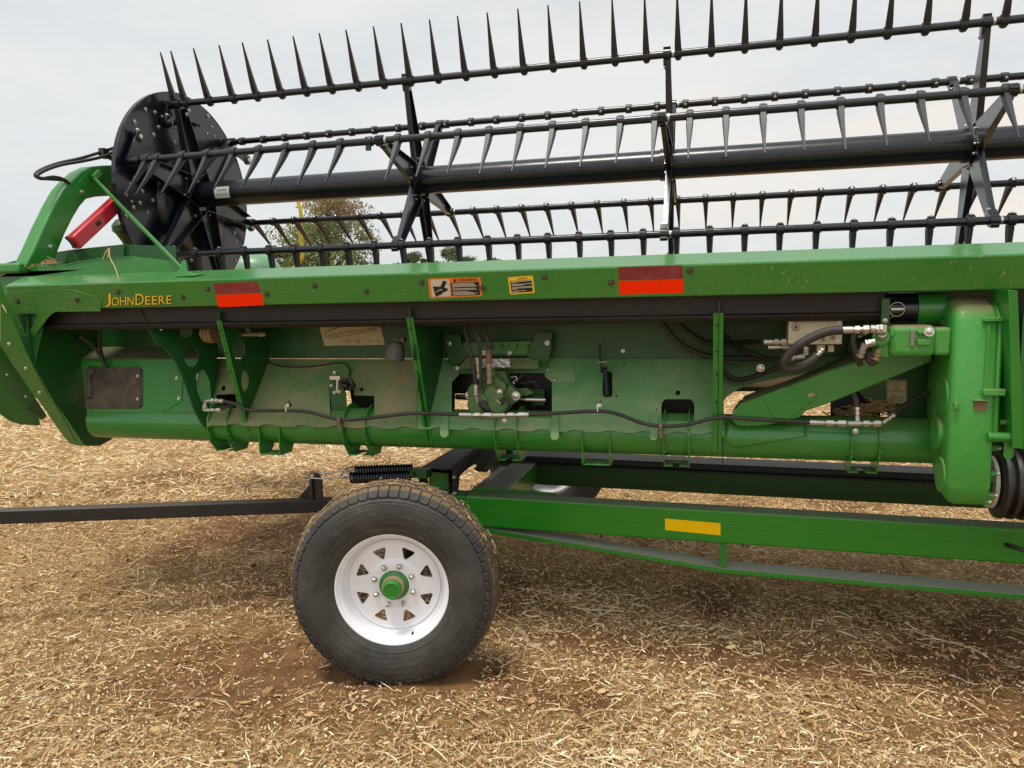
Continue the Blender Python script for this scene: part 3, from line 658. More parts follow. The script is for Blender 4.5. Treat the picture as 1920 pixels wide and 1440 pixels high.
# ------------------------------------------------------------------ the harvesting header (built in its own frame)
FRAME = ROTW
hd = bpy.data.objects.new('combine_header', None); COL.objects.link(hd)
hb = Vector((-1.0, 3.3, 0)); keep(hd, ROTW @ Matrix.Translation(hb))
tag(hd, 'long green grain header with black pickup reel, seen from behind on its trailer', 'combine header')
XR = 2.6
def zat(v, Y, u=1100): return L(u, v, Y).z
# --- top beam
zf1 = zat(501, 2.79); zb1 = zat(559, 2.81); zt = zat(481.5, 2.93)
XL = L(10, 550, 2.79).x
sec = [(2.79, zf1-.004), (2.793, zf1), (2.93, zt), (2.93, zt-.05), (2.85, zb1-.002), (2.826, zb1)]
XL2 = L(46, 528, 2.93).x
mb = MB(); n_ = len(sec); vs = [(XL if y < 2.9 else XL2, y, z) for y, z in sec]+[(XR, y, z) for y, z in sec]
mb.add(vs, [tuple(range(n_)), tuple(range(2*n_-1, n_-1, -1))]+[(i, i+n_, (i+1) % n_+n_, (i+1) % n_) for i in range(n_)][::1]); beam = mb.build('top_beam', GBEAM, hd, bevel=.006, seg=3)
FB = plane3(Vector((0, 2.79, zf1)), Vector((1, 2.79, zf1)), Vector((0, 2.826, zb1)))
nF = FB[1] if FB[1].y < 0 else -FB[1]
def fb(off): return (FB[0]+nF*off, FB[1])
BLr = L(330, 558, 2.8)
# reinforcing end plate with the triangular opening
tri_h = [(33, 590), (36, 588.5), (68, 588.5), (70, 592), (68, 597), (53, 626), (49, 628), (46, 625)]
mb = platepix([(9, 549), (112, 543), (134, 543), (181, 556), (190, 566), (188, 584), (104, 585), (96, 590), (88, 598), (57, 640), (50, 652), (50, 668), (45, 668), (38, 650), (14, 575)], [tri_h], fb(.004), .004)
ep = mb.build('end_plate', GSCR, hd, bevel=.0015)
mb = MB(); mb.tube([onplane(u, v, fb(.005)) for u, v in ((10, 547), (112, 543.5), (134, 543.5), (170, 555))], .0014, 6, sub=1); mb.build('weld_bead', GREEN, ep)
# bolts on the beam
bm_ = MB(); bm_.lathe([(0, .0125), (.002, .0125)], (0, 0, 0), (0, 0, 1), 18); bm_.lathe([(.002, .0085), (.009, .0085), (.0105, .007)], (0, 0, 0), (0, 0, 1), 6); bme = bm_.mesh('bolt'); bme.materials.append(BOLTD)
zb_ = MB(); zb_.lathe([(0, .0105), (.002, .0105)], (0, 0, 0), (0, 0, 1), 16); zb_.lathe([(.002, .0075), (.006, .007), (.008, .004)], (0, 0, 0), (0, 0, 1), 12); zme = zb_.mesh('bolt'); smooth_mesh(zme); zme.materials.append(STEEL)
def bolt(parent, p, n, me=None, s=1., name='bolt'):
    M = Matrix.Translation(p) @ basis(n).to_4x4() @ Matrix.Rotation(random.random(), 4, 'Z') @ Matrix.Scale(s, 4)
    return inst(me or bme, parent, M, name)
for u, v in ((33, 565), (144, 563), (222, 548), (343, 558), (390, 542), (500, 552), (590, 536), (687, 547), (791, 530), (906, 540), (1021, 520), (1146, 530), (1294, 508)):
    bolt(beam, onplane(u, v, fb(.0005 if u > 190 else .005)), nF, s=.95)
mb = MB(); mb.hexa([(-2.95, 2.931, zt-.045), (XR, 2.931, zt-.045), (XR, 3.30, zt-.07), (-2.95, 3.30, zt-.07), (-2.95, 2.931, zt-.04), (XR, 2.931, zt-.04), (XR, 3.30, zt-.065), (-2.95, 3.30, zt-.065)]); mb.build('top_cover', GREEN, hd)
# --- decals
def decal(name, quad, off, mat, parent, th=.0006):
    return platepix(quad, [], fb(off), th)
def dquad(mb, q, off, mi): platepix(q, [], fb(off), .0005, mb, mi)
for (a, b, c, d), (e, f, g, h) in (([(399, 532), (483, 528), (489, 549), (404, 552)], [(404, 553), (491, 550), (495, 572.5), (410, 576)]),
                                   ([(1159, 501), (1279, 497), (1281, 523), (1160, 526)], [(1160, 527), (1281, 524), (1282, 549), (1161, 552.5)])):
    decal('r', [a, b, c, d], .0012, REDR, beam).build('red_reflector', REDR, beam, smooth=False)
    decal('r', [e, f, g, h], .0012, ORR, beam).build('orange_reflector', ORR, beam, smooth=False)
def fit_text(mb, s, quad, off, mi, bold=0., ext=.0002, plane=None):     # quad: photo corners tl, tr, br, bl on the plane
    pl = plane or fb(off)
    tl, tr_, br, bl = [onplane(u, v, pl) for u, v in quad]
    vs, fs = text_mesh(s, 1., Matrix.Identity(4), bold, .0)
    xs = [v.x for v in vs]; ys = [v.y for v in vs]; x0, x1, y0, y1 = min(xs), max(xs), min(ys), max(ys)
    o = []
    nn = pl[1] if pl[1].y < 0 else -pl[1]
    for v in vs:
        a = (v.x-x0)/(x1-x0); b = (v.y-y0)/(y1-y0)
        o.append((bl*(1-a)+br*a)*(1-b)+(tl*(1-a)+tr_*a)*b + nn*ext)
    mb.add(o, fs, mi)
mb = MB()
def jd(x0, x1, big):       # slanted baseline of the maker's lettering
    f_ = lambda u: 574.5-(u-197)*.034
    h = 21.5 if big else 16
    if big and x0 < 205: return lambda dx, dy: [(x0+dx, f_(x0)-h-2+dy), (x1+dx, f_(x1)-h-2+dy), (x1+dx, f_(x1)+.5+dy), (x0+dx, f_(x0)+.5+dy)]
    return lambda dx, dy: [(x0+dx, f_(x0)-h-.5*(not big)+dy), (x1+dx, f_(x1)-h-.5*(not big)+dy), (x1+dx, f_(x1)+dy-(.5)), (x0+dx, f_(x0)+dy-.5)]
for s_, x0, x1, big in (('J', 198, 207.5, 1), ('O', 209.5, 223, 0), ('H', 225, 236.5, 0), ('N', 239, 250.5, 0), ('D', 254, 269.5, 1), ('E', 272.5, 282, 0), ('E', 285, 294.5, 0), ('R', 297.5, 309, 0), ('E', 312, 321.5, 0)):
    q = jd(x0, x1, big)
    fit_text(mb, s_, q(.9, 1.3), .0008, 1, .03); fit_text(mb, s_, q(-.4, -.2), .0008, 1, .03); fit_text(mb, s_, q(0, 0), .0016, 0, .004)
mb.build('maker_lettering', [YEL, DBLK], beam, smooth=False)
# warning decal: orange frame, white pictogram field, black text field
def wq(x0, y0, x1, y1): # unit square -> photo, slanted like the decal
    def m(a, b): return (802+99*a+4*b*(1-a)+3.5*b*a-.0, 522+(-4)*a+37.5*b)
    return [m(x0, y0), m(x1, y0), m(x1, y1), m(x0, y1)]
mb = MB(); rr_ = lambda f, r=.02: [f(x, y, x, y)[0] for x, y in [(p[0], p[1]) for p in rrect(0, 0, 1, 1, .06, 3)]]
platepix(rr_(wq), [], fb(.001), .0005, mb, 0)
dquad(mb, wq(.045, .08, .40, .93), .0014, 1); dquad(mb, wq(.42, .27, .96, .93), .0014, 2)
fit_text(mb, 'WARNING', wq(.56, .07, .93, .23), .0014, 2, .02)
tri_ = wq(.47, .06, .54, .24); dquad(mb, [((tri_[0][0]+tri_[1][0])/2-.3, tri_[0][1]), ((tri_[0][0]+tri_[1][0])/2+.3, tri_[0][1]), tri_[2], tri_[3]], .0016, 2)
random.seed(5)
for k in range(12):
    y = .31+k*.051
    if k in (4, 7): continue
    ln_ = random.uniform(.6, .95)*.5; dquad(mb, wq(.445, y, .445+ln_, y+.026), .0018, 1)
for x0, y0, x1, y1, wd in ((.32, .17, .24, .55, .075), (.30, .5, .20, .82, .04), (.08, .47, .25, .50, .05), (.09, .62, .2, .52, .045), (.11, .85, .24, .68, .08), (.26, .68, .35, .56, .06), (.10, .70, .15, .6, .03)):
    dx, dy = x1-x0, y1-y0; l_ = math.hypot(dx, dy*.4); nx, ny = -dy*.4/l_*wd/2, dx/l_*wd/2/.4
    c4 = [(x0+nx, y0+ny), (x1+nx, y1+ny), (x1-nx, y1-ny), (x0-nx, y0-ny)]
    dquad(mb, [wq(a, b, a, b)[0] for a, b in c4], .0019, 2)
mb.build('warning_decal', [DOR, DWHT, DBLK], beam, smooth=False)
def cq(x0, y0, x1, y1):
    def m(a, b): return (952+47*a+4.5*b*(1-a)+3.5*b*a, 520-3.5*a+32.5*b)
    return [m(x0, y0), m(x1, y0), m(x1, y1), m(x0, y1)]
mb = MB(); platepix(rr_(cq), [], fb(.001), .0005, mb, 0); dquad(mb, cq(.07, .24, .93, .92), .0014, 2)
fit_text(mb, 'CAUTION', cq(.36, .07, .76, .19), .0014, 2, .01)
for k, l_ in enumerate((.8, .25, 0, .82, .5, 0, .8, .82, .2, 0, .55, .25)):
    if l_: dquad(mb, cq(.11, .27+k*.054, .11+l_, .30+k*.054), .0018, 1)
mb.build('caution_decal', [YEL, DWHT, DBLK], beam, smooth=False)
# --- dark channel and drive tube below the beam
zg0 = zat(607, 2.95); zg1 = zat(556, 2.95)
xg0 = L(84, 600, 2.94).x; xg1 = L(1655, 590, 2.94).x
sec = [(2.90, zg1), (2.905, zg0+.030), (2.885, zg0+.026), (2.885, zg0+.020), (2.90, zg0+.004), (2.91, zg0), (3.02, zg0), (3.02, zg1+.02)]
mb = MB(); mb.prism([(xg0, y, z) for y, z in sec], (xg1-xg0, 0, 0)); mb.build('drive_guard', GUARD, hd, bevel=.003)
zs = zat(580, 2.97, 1690)
mb = MB(); mb.cyl((xg1+.001, 2.97, zs), (L(1714, 580, 2.97).x, 2.97, zs), .058, n=32); mb.build('drive_shaft', BLACK, hd, ang=40)
xa = L(1715, 580, 2.97).x; xb = L(1768, 580, 2.97).x
mb = MB(); mb.cyl((xa, 2.97, zs), (xb, 2.97, zs), .061, n=32)
for dx in (-.012, -.018): mb.hexbolt((xb+dx, 2.915, zs-.01-(dx+.018)*6), (-.3, -1, 0), .006, .006, 1)
mb.build('shaft_coupling', [GREEN, BOLTD], hd, ang=40)
mb = MB(); xk = L(1657, 590, 2.9).x; mb.box((xk-.012, 2.875, zs-.055), (xk+.014, 2.90, zs+.04)); mb.hexbolt((xk, 2.875, zs-.035), (0, -1, 0), .006, .006, 1); mb.build('shaft_hanger', [GSHADE, STEEL], hd, bevel=.002)
mb = MB(); cc = L(1682, 580, 2.90); mb.tube([cc+Vector((.024*math.cos(t), -.002*math.sin(t), .024*math.sin(t))) for t in np.linspace(0, 6.28, 25)], .0016, 6, sub=1)
mb.cyl(cc+Vector((-.02, 0, 0)), cc+Vector((.02, 0, 0)), .006, n=10); mb.tube([cc+Vector((-.008, 0, -.022)), L(1668, 597, 2.89), L(1651, 609, 2.86), L(1636, 620, 2.85), L(1613, 632, 2.86), L(1611, 629, 2.86), L(1628, 620, 2.85)], .0011, 5)
mb.build('linch_pin', STEEL, hd)
# --- rear sheets
Y1, Y2, Z1, Z2 = 3.25, 3.05, zat(672, 3.25), zat(790, 3.05)
PLO = plane3(Vector((0, Y1, Z1)), Vector((1, Y1, Z1)), Vector((0, Y2, Z2))); PUP = (Vector((0, 3.255, 0)), Vector((0, 1, 0)))
PUF = (Vector((0, 3.249, 0)), Vector((0, 1, 0)))
# upper sheet
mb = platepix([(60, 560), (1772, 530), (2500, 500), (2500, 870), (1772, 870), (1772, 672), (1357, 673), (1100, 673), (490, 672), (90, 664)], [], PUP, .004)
up = mb.build('upper_sheet', GSHADE, hd)
pts = [(90, 640)]; u = 90
low = []
while u < 1350:
    vv = 664+ (u-90)*.006; low += [(u, vv-3), (u+10, vv-3.5), (u+22, vv+1.5), (u+40, vv+3), (u+55, vv)]; u += 68
mb = platepix([(90, 600), (1352, 598)]+[(1352, 668)]+low[::-1], [], PUF, .0025); mb.build('seam_flange', GSHADE, hd)
# lower sheet with its openings
low = []; u = 400
bb = lambda u: 796.5+(u-400)*.018
segs = []
while u < 1352:
    b0 = bb(u); low += [(u, b0+1.2), (u+22, b0+1.4), (u+27, b0-.8), (u+38, b0-2.6), (u+50, b0-1.2), (u+56, b0+1)]; u += 64
holes = [
 [(847, 700), (1035, 699), (1035, 784), (847, 779)],
 [(617, 716), (663, 712), (664, 741), (702, 742), (702, 783), (619, 783)],
 circ((678, 730), 4, 12), circ((419, 728), 4, 12, 5), circ((394, 728), 1.8, 8), circ((543, 759), 4, 12),
 [(406, 740), (444, 738), (444, 765), (402, 765)],
 rrect(1130, 696, 1148, 744, 5), circ((1271, 736.5), 4.8, 16), circ((1156, 743), 2, 8), circ((1231, 768), 1.6, 8), circ((1170, 681), 2, 8),
 [(1240, 790), (1240, 762), (1242, 753), (1248, 748), (1294, 748), (1300, 753), (1302, 762), (1302, 790)],
]
hL = [h for h in holes if h[0][0] < 790]; hR = [h for h in holes if h[0][0] > 790]
mb = platepix([(372, 676), (398, 672), (600, 673), (782, 673), (782, 806)]+[q for q in low if q[0] < 782][::-1]+[(388, 800)], hL, PLO, .003)
mb.build('lower_sheet', GSHEET, hd)
mb = platepix([(783, 673), (1357, 673), (1357, 815), (1353, 815)]+[q for q in low if q[0] > 783][::-1]+[(783, 806)], hR, PLO, .003)
lo = mb.build('lower_sheet', GSHEETR, hd)
mb = platepix([(385, 678), (1352, 680), (1352, 800), (385, 790)], [[(853, 738), (886, 738), (884, 774), (852, 774)], [(645, 732), (656, 733), (661, 765), (648, 770)]], YP(3.31), .003); mb.build('dark_backing', BLACKD, hd)  # black plates added behind the sheet so its openings read dark
mb = platepix([(1557, 738), (1590, 700), (1668, 700), (1668, 752), (1652, 748), (1650, 800), (1557, 800)], [], YP(3.31), .003); mb.build('dark_backing', BLACKD, hd)
# doubler plates either side of the motor opening, and lap tabs
PL2 = (PLO[0]+PLO[1]*(-.004 if PLO[1].y > 0 else .004), PLO[1])
for poly in ([(806, 674), (858, 673), (862, 700), (848, 716), (806, 716)], [(1030, 673), (1079, 674), (1079, 717), (1036, 717), (1022, 706), (1020, 690)], ):
    dbp = platepix(poly, [], PL2, .003).build('doubler_plate', GSHEETR, lo, bevel=.001)
for u_, v_ in ((827, 770), (1034, 775), (1220, 775)):
    platepix([(u_, v_), (u_+14, v_), (u_+14, v_+45), (u_+9, v_+50), (u_+2, v_+50), (u_-2, v_+45)], [], (PLO[0]+Vector((0, -.010, 0)), PLO[1]), .003).build('lap_tab', GSHEETR, lo, bevel=.001)
for u_, v_ in ((844, 709), (855, 692), (1027, 692), (1040, 711)): bolt(lo, onplane(u_, v_, PL2), (0, -.77, .64), zme, .8)
# right side: sheet swept up behind the diagonal arm, dark space behind
mb = platepix([(1357, 673), (1600, 650), (1600, 684), (1545, 692), (1470, 706), (1420, 716), (1382, 730), (1362, 744), (1357, 752)], [], PLO, .003); mb.build('lower_sheet', GSHEETR, hd)
mb = platepix([(1590, 640), (1772, 640), (1772, 850), (1668, 850), (1668, 788), (1655, 755), (1625, 750), (1610, 735), (1590, 700)], [], YP(3.20), .003); rs_ = mb.build('side_sheet', GSHADE, hd)
mb = MB(); pq = YP(3.197)
platepix([(1672, 783), (1690, 783), (1690, 840), (1686, 844), (1678, 844), (1674, 838)], [], YP(3.19), .003, mb)
mb.build('lap_plate', GSHADE, hd, bevel=.001)
mb = MB(); platepix([(1662, 712), (1700, 713), (1700, 757), (1663, 756)], [], YP(3.196), .0008, mb, 0)
for q in ([(1664, 714), (1698, 714.8), (1698, 715.6), (1664, 715)], [(1664, 733), (1698, 733.8), (1698, 734.8), (1664, 734)], [(1664, 754), (1698, 755), (1698, 755.8), (1664, 755)], [(1664, 714), (1664.8, 714), (1665, 755), (1664.2, 755)], [(1697.4, 715), (1698.2, 715), (1698.4, 755), (1697.6, 755)],
          [(1668, 730.6), (1694, 731.2), (1694, 732), (1668, 731.4)]): platepix(q, [], YP(3.195), .0004, mb, 1)
dr = [(1681, 717), (1682.5, 720), (1685, 724), (1685, 727), (1683, 729), (1680, 729), (1677, 727), (1677, 724), (1679, 720)]
dri = [((x-1681)*.72+1681, (y-724)*.74+724.3) for x, y in dr]
platepix(dr, [dri], YP(3.1945), .0004, mb, 1)
bk = [(1667, 750), (1671, 741), (1679, 742), (1682, 744), (1685, 743), (1695, 744), (1691, 752), (1682, 751), (1679, 750)]
bki = [((x-1681)*.84+1681, (y-747)*.76+747) for x, y in bk]; platepix(bk, [bki], YP(3.1945), .0004, mb, 1)
platepix([(1674, 745), (1690, 746), (1690, 747), (1674, 746)], [], YP(3.194), .0004, mb, 1)
mb.build('oil_level_decal', [DTAN, DINK], rs_, smooth=False)
# left panel box with the tool lid
PB = plane3(L(160, 680, 3.13), L(380, 680, 3.13), L(250, 800, 3.037))
mb = platepix([(151, 673), (330, 672), (380, 672), (392, 700), (400, 800), (166, 797)], [], PB, .006)
pb = mb.build('rear_panel', PANEL, hd, bevel=.0015)
mb = platepix([(153, 672), (381, 672), (392, 648), (165, 650), (150, 660)], [], plane3(L(160, 672, 3.128), L(380, 672, 3.128), L(270, 650, 3.25)), .004); mb.build('panel_ledge', LEDGE, hd)
mb = platepix([(166, 683), (258, 683), (271, 673), (330, 689), (342, 708), (341, 752), (262, 798), (170, 797)], [rrect(160, 686, 266, 766, 7)], (PB[0]+Vector((0, -.004, 0)), PB[1]), .003); mb.build('panel_facing', PANEL, hd, bevel=.0008)
LID = pmat('rubber_lid_dirty', (.016, .015, .014), .7, dust=.75, dcol=(.16, .125, .08), dscale=9, bump=.5, bscale=60)
mb = platepix(rrect(161, 688, 266, 766, 8), [], (PB[0]+Vector((0, -.010, 0)), PB[1]), .009); lid = mb.build('tool_box_lid', LID, hd, bevel=.002)
PQ = (PB[0]+Vector((0, -.014, 0)), PB[1])
mb = MB(); mb.tube([onplane(167, 702, PQ), onplane(168, 725, PQ), onplane(170, 746, PQ)], .014, 14, sub=3); mb.box(onplane(163, 700, PQ)+Vector((-.002, -.008, 0)), onplane(178, 692, PQ)+Vector((0, .004, .0)))
mb.build('latch_handle', LID, lid)
mb = MB(); platepix([(255, 690), (263, 692), (263, 764), (257, 764)], [], (PQ[0]+Vector((0, .001, 0)), PQ[1]), .004, mb); 
for v in (705, 748): mb.hexbolt(onplane(258, v, PQ), (0, -1, .2), .005, .004, 1)
mb.build('lid_hinge', [LID, STEEL], lid)
for u_, v_ in ((331, 709), (335, 747)): bolt(pb, onplane(u_, v_, (PB[0]+Vector((0, -.004, 0)), PB[1])), (0, -1, .3), zme, .75)
# hoses in the left recess
mb = MB(); mb.tube([L(187, 604, 3.0), L(186, 640, 3.06), L(192, 668, 3.1), L(200, 690, 3.1)], .008, 10); mb.tube([L(176, 612, 3.05), L(150, 632, 3.1), L(140, 628, 3.14), L(128, 618, 3.16)], .007, 10); mb.tube([L(150, 632, 3.08), L(175, 650, 3.08), L(188, 668, 3.09), L(197, 684, 3.1)], .008, 10); mb.build('hose', RUB, hd)
# --- main tube
TYc, TR = 3.12, .0855; TZc = zat(848, 3.12)+.0855
xt0 = LX(166, 800, -2.9).x
mb = MB(); mb.cyl((L(163, 800, 3.04).x, TYc, TZc), (L(1760, 830, TYc).x, TYc, TZc), TR, n=64); tube_ = mb.build('main_tube', GTUBE, hd, ang=40)
def collar(X, r=.108, dz=.128, w=.045, th=.006, ztop=None):
    out_ = []
    for k in range(25):
        a = R(-20+220*k/24); out_.append((X, TYc-r*math.cos(a) if False else TYc+r*math.cos(a), TZc+r*math.sin(a)))
    out_ += [(X, TYc-r*.86, TZc-.07), (X, TYc-w, TZc-dz), (X, TYc+w, TZc-dz), (X, TYc+r*.8, TZc-.075)]
    return out_
def pair(u0, u1, name, plate=True, hole=True, r=.106, dz=.126):
    x0 = L(u0, 800, 3.02).x; x1 = L(u1, 800, 3.02).x
    mb = MB(); mb.prism(collar(x0, r, dz), (.005, 0, 0)); mb.prism(collar(x1, r, dz), (.005, 0, 0))
    if plate:
        mb.box((x0+.0052, TYc-.05, TZc-dz+.004), (x0+(x1-x0)*.36, TYc+.05, TZc-dz+.009)); mb.box((x1-(x1-x0)*.36, TYc-.05, TZc-dz+.004), (x1-.0002, TYc+.05, TZc-dz+.009))
        mb.box((x0+(x1-x0)*.36+.001, TYc+.02, TZc-dz+.004), (x1-(x1-x0)*.36-.001, TYc+.05, TZc-dz+.009))
    for X in (x0, x1):
        for a in (200, 215, 235, 170, 150): mb.hexbolt((X+.005, TYc+.097*math.cos(R(a)), TZc+.097*math.sin(R(a))), (1, 0, 0), .0028, .003, 1, dome=False)
    return mb.build(name, [GREEN, STEEL], hd, bevel=.0015)
pair(389, 424, 'tube_saddle'); pair(641, 683, 'tube_saddle'); pair(926, 967, 'tube_saddle'); pair(1243, 1290, 'tube_saddle', r=.104); pair(1597, 1650, 'tube_saddle', r=.100)
def ubr(u0, u1, vb):
    x0 = L(u0, 830, 3.02).x; x1 = L(u1, 830, 3.02).x; zb = zat(vb, 3.04, (u0+u1)/2); mb = MB()
    for X in (x0, x1-.006): mb.prism([(X, 3.025, TZc+.012), (X, 3.022, zb+.02), (X, 3.03, zb), (X, 3.12, zb), (X, 3.15, TZc-.08), (X, 3.06, TZc-.02), (X, 3.045, TZc+.02)], (.006, 0, 0))
    vs, fs = plate2([(x0+.007, 3.03), (x1-.007, 3.03), (x1-.007, 3.12), (x0+.007, 3.12)], [circ(((x0*.7+x1*.3), 3.075), .012, 10, .02), circ(((x0*.3+x1*.7), 3.075), .012, 10, .02)], .005, Matrix.Translation((0, 0, zb)))
    mb.add(vs, fs); mb.build('hanger_bracket', GREEN, hd, bevel=.0015)
ubr(484, 524, 852); ubr(1090, 1144, 872)
mb = MB(); mb.tube([L(530, 842, 3.02), L(529, 852, 3.01), L(531, 860, 3.0)], .0015, 5); mb.tube([L(531, 843, 3.02), L(534, 853, 3.01), L(536, 859, 3.0)], .0015, 5); mb.build('cable_tie', BLACKD, hd)
# --- ribs with front flanges
def rib(X, w, holes, name='support_rib', top=(2.88, 1.42), bot=(3.045, .875), strapw=.03, fl=1, backtop=3.248):
    M = Matrix(((0, 0, 1, X), (1, 0, 0, 0), (0, 1, 0, 0), (0, 0, 0, 1)))
    zj = Z1; outer = [top, bot, (bot[0]+.012, bot[1]), (TYc-.086, TZc-.01), (TYc-.082, TZc+.03), (Y2+.008, Z2+.008), (Y1-.003, Z1-.0), (backtop, Z1+.01), (backtop, 1.46), (top[0], 1.46)]
    hs = []
    for h in holes: hs.append([(lambda q: (q.y, q.z))(LX(u, v, X)) for u, v in h])
    mb = MB(); vs, fs = plate2(outer, hs, .004, M); mb.add(vs, fs)
    o = mb.build(name, GSHADE, hd)
    d = Vector((0, bot[0]-top[0], bot[1]-top[1])); a = Vector((X, top[0], top[1])); b = Vector((X, bot[0], bot[1])); n = Vector((0, d.z, -d.y)).normalized()
    if n.y > 0: n = -n
    mb = MB(); mb.hexa([b+Vector((-w*.5, 0, 0)), b+Vector((w*.5, 0, 0)), b+Vector((w*.5, 0, 0))+n*-.005, b+Vector((-w*.5, 0, 0))-n*.005, a+Vector((-w*.5, 0, 0)), a+Vector((w*.5, 0, 0)), a+Vector((w*.5, 0, 0))-n*.005, a+Vector((-w*.5, 0, 0))-n*.005][:8])
    for t_ in (.08, .26, .42, .62): mb.lathe([(0, .005), (.0015, .005)], a+(b-a)*t_+n*.0005+Vector((-w*.1, 0, 0)), n, 10, 1)
    mb.build('rib_flange', [GREEN, DBLK], o, bevel=.001); return o
rib(-2.062, .024, [circ((458, 714), 7, 16, 20), circ((446, 655), 12, 14, 20)])
rib(-1.179, .030, [circ((779, 658), 6, 14, 19), circ((786, 715), 4.5, 14, 20)])
rib(.017, .036, [])
# left swept rib plate
PR = plane3(L(268, 590, 2.90), L(388, 800, 3.025), L(404, 630, 3.2))
mb = platepix([(262, 580), (272, 607), (290, 638), (322, 667), (340, 699), (351, 733), (364, 770), (378, 795), (390, 806), (400, 800), (394, 780), (398, 760), (402, 720), (407, 680), (409, 640), (409, 575)],
   [circ((359, 669), 13, 18, 19), circ((349, 622), 12, 14, 11), [(370, 702), (377, 694), (384, 694), (392, 712), (398, 735), (396, 752), (386, 760), (377, 752), (368, 725)]], PR, .005)
rb0 = mb.build('support_rib', GSHADE, hd, bevel=.0008)
mb = MB(); mb.box(L(300, 588, 2.93)+Vector((-.02, 0, -.03)), L(300, 588, 2.93)+Vector((.02, .01, .02))); mb.hexbolt(L(292, 590, 2.925), (0, -1, 0), .007, .006, 1); mb.hexbolt(L(302, 615, 2.925), (0, -1, 0), .008, .007, 1); mb.build('rib_clip', [GREEN, STEEL], rb0, bevel=.001)
mb = platepix([(378, 695), (388, 694), (391, 700), (389, 740), (384, 760), (376, 755), (368, 740), (366, 722)], [], YP(3.18), .003); mb.build('wear_strip', GSHEET, hd)
# belt roll with yellow core between the ribs
mb = MB(); rc = L(396, 625, 3.1); mb.lathe([(-.03, .028), (-.028, .043), (-.018, .045), (-.016, .040), (-.006, .040), (-.004, .046), (.004, .046), (.006, .041), (.016, .041), (.018, .045), (.03, .045)], rc, (1, -.1, 0), 24); mb.lathe([(-.045, .03), (-.031, .036)], rc, (1, -.1, 0), 6, 1)
mb.build('cable_reel', [pmat('tan_strap', (.34, .24, .12), .7, dust=.3), YRAIL], hd)
# --- deck and cutterbar on the far side (hidden from here except through openings)
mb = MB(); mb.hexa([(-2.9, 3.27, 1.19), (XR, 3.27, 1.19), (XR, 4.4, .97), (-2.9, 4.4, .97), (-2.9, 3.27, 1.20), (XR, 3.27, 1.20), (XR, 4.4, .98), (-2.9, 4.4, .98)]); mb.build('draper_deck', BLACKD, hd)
mb = MB(); mb.box((-2.9, 4.401, .95), (XR, 4.50, .985)); mb.build('cutterbar', BLACKD, hd)
# --- left end: dividing end sheet, its front flange, outer snout shell
XE = -3.05
PE = (Vector((XE, 0, 0)), Vector((1, 0, 0)))
vs, fs = plate2([(2.845, 1.47), (2.845, LX(52, 662, XE).z)]+[(lambda q: (max(q.y, 2.83), q.z))(LX(u, v, XE)) for u, v in ((60, 680), (144, 832), (160, 836), (186, 836), (206, 825))]+[(3.40, .85), (3.40, 1.47)], [], .004, Matrix(((0, 0, 1, XE), (1, 0, 0, 0), (0, 1, 0, 0), (0, 0, 0, 1))))
mb = MB(); mb.add(vs, fs)
es = mb.build('end_sheet', GSHADE, hd)
PFL = plane3(LX(52, 662, XE), LX(144, 832, XE), LX(52, 662, XE)+Vector((-.1, -.03, 0)))
mb = platepix([(0, 602), (2, 585), (47, 655), (60, 680), (92, 738), (159, 836), (148, 836), (131, 832), (122, 822), (89, 776), (62, 735), (0, 640)], [], PFL, .003); ff = mb.build('end_flange', GDUST, es, bevel=.0008)
PF2 = (PFL[0]+Vector((0, -.005, 0)), PFL[1])
mb = platepix([(0, 606), (0, 560), (4, 575), (20, 600), (47, 655), (92, 747), (70, 749), (66, 745), (28, 690), (0, 648)], [], PF2, .003); mb.build('splice_plate', GDUST, es, bevel=.0008)
for u_, v_ in ((17, 644), (48, 690), (74, 735)): bolt(es, onplane(u_, v_, PF2), (.2, -1, 0), zme, .95)
PSN = plane3(L(0, 700, 2.86), L(80, 800, 3.10), L(0, 640, 2.88))
mb = platepix([(-60, 560), (0, 640), (66, 745), (84, 784), (79, 787), (73, 785), (76, 798), (40, 796), (20, 790), (0, 775), (-30, 750), (-60, 700)], [], PSN, .004); sn = mb.build('snout_shell', GDUST, hd)
mb = platepix([(-10, 640), (6, 640), (64, 744), (50, 768), (34, 752), (-10, 690)], [], (PSN[0]+Vector((0, -.006, 0)), PSN[1]), .004); mb.build('snout_plate', GREEN, sn, bevel=.001)
for u_, v_ in ((12, 703), (47, 744)): bolt(sn, onplane(u_, v_, (PSN[0]+Vector((0, -.006, 0)), PSN[1])), (.2, -1, 0), zme, 1.)
mb = platepix([(66, 746), (88, 780), (84, 784), (52, 766)], [], (PSN[0]+Vector((0, .01, 0)), PSN[1]), .004); mb.build('snout_gap_plate', GSHADE, sn)
mb = platepix([(0, 528), (6, 548), (14, 575), (47, 655), (20, 600), (0, 560)], [], PF2, .003); mb.build('corner_gusset', GREEN, hd)
mb = platepix([(2, 556), (84, 556), (84, 600), (64, 690), (46, 655), (14, 590)], [], YP(2.86), .003); mb.build('corner_backing', GSHADE, hd)
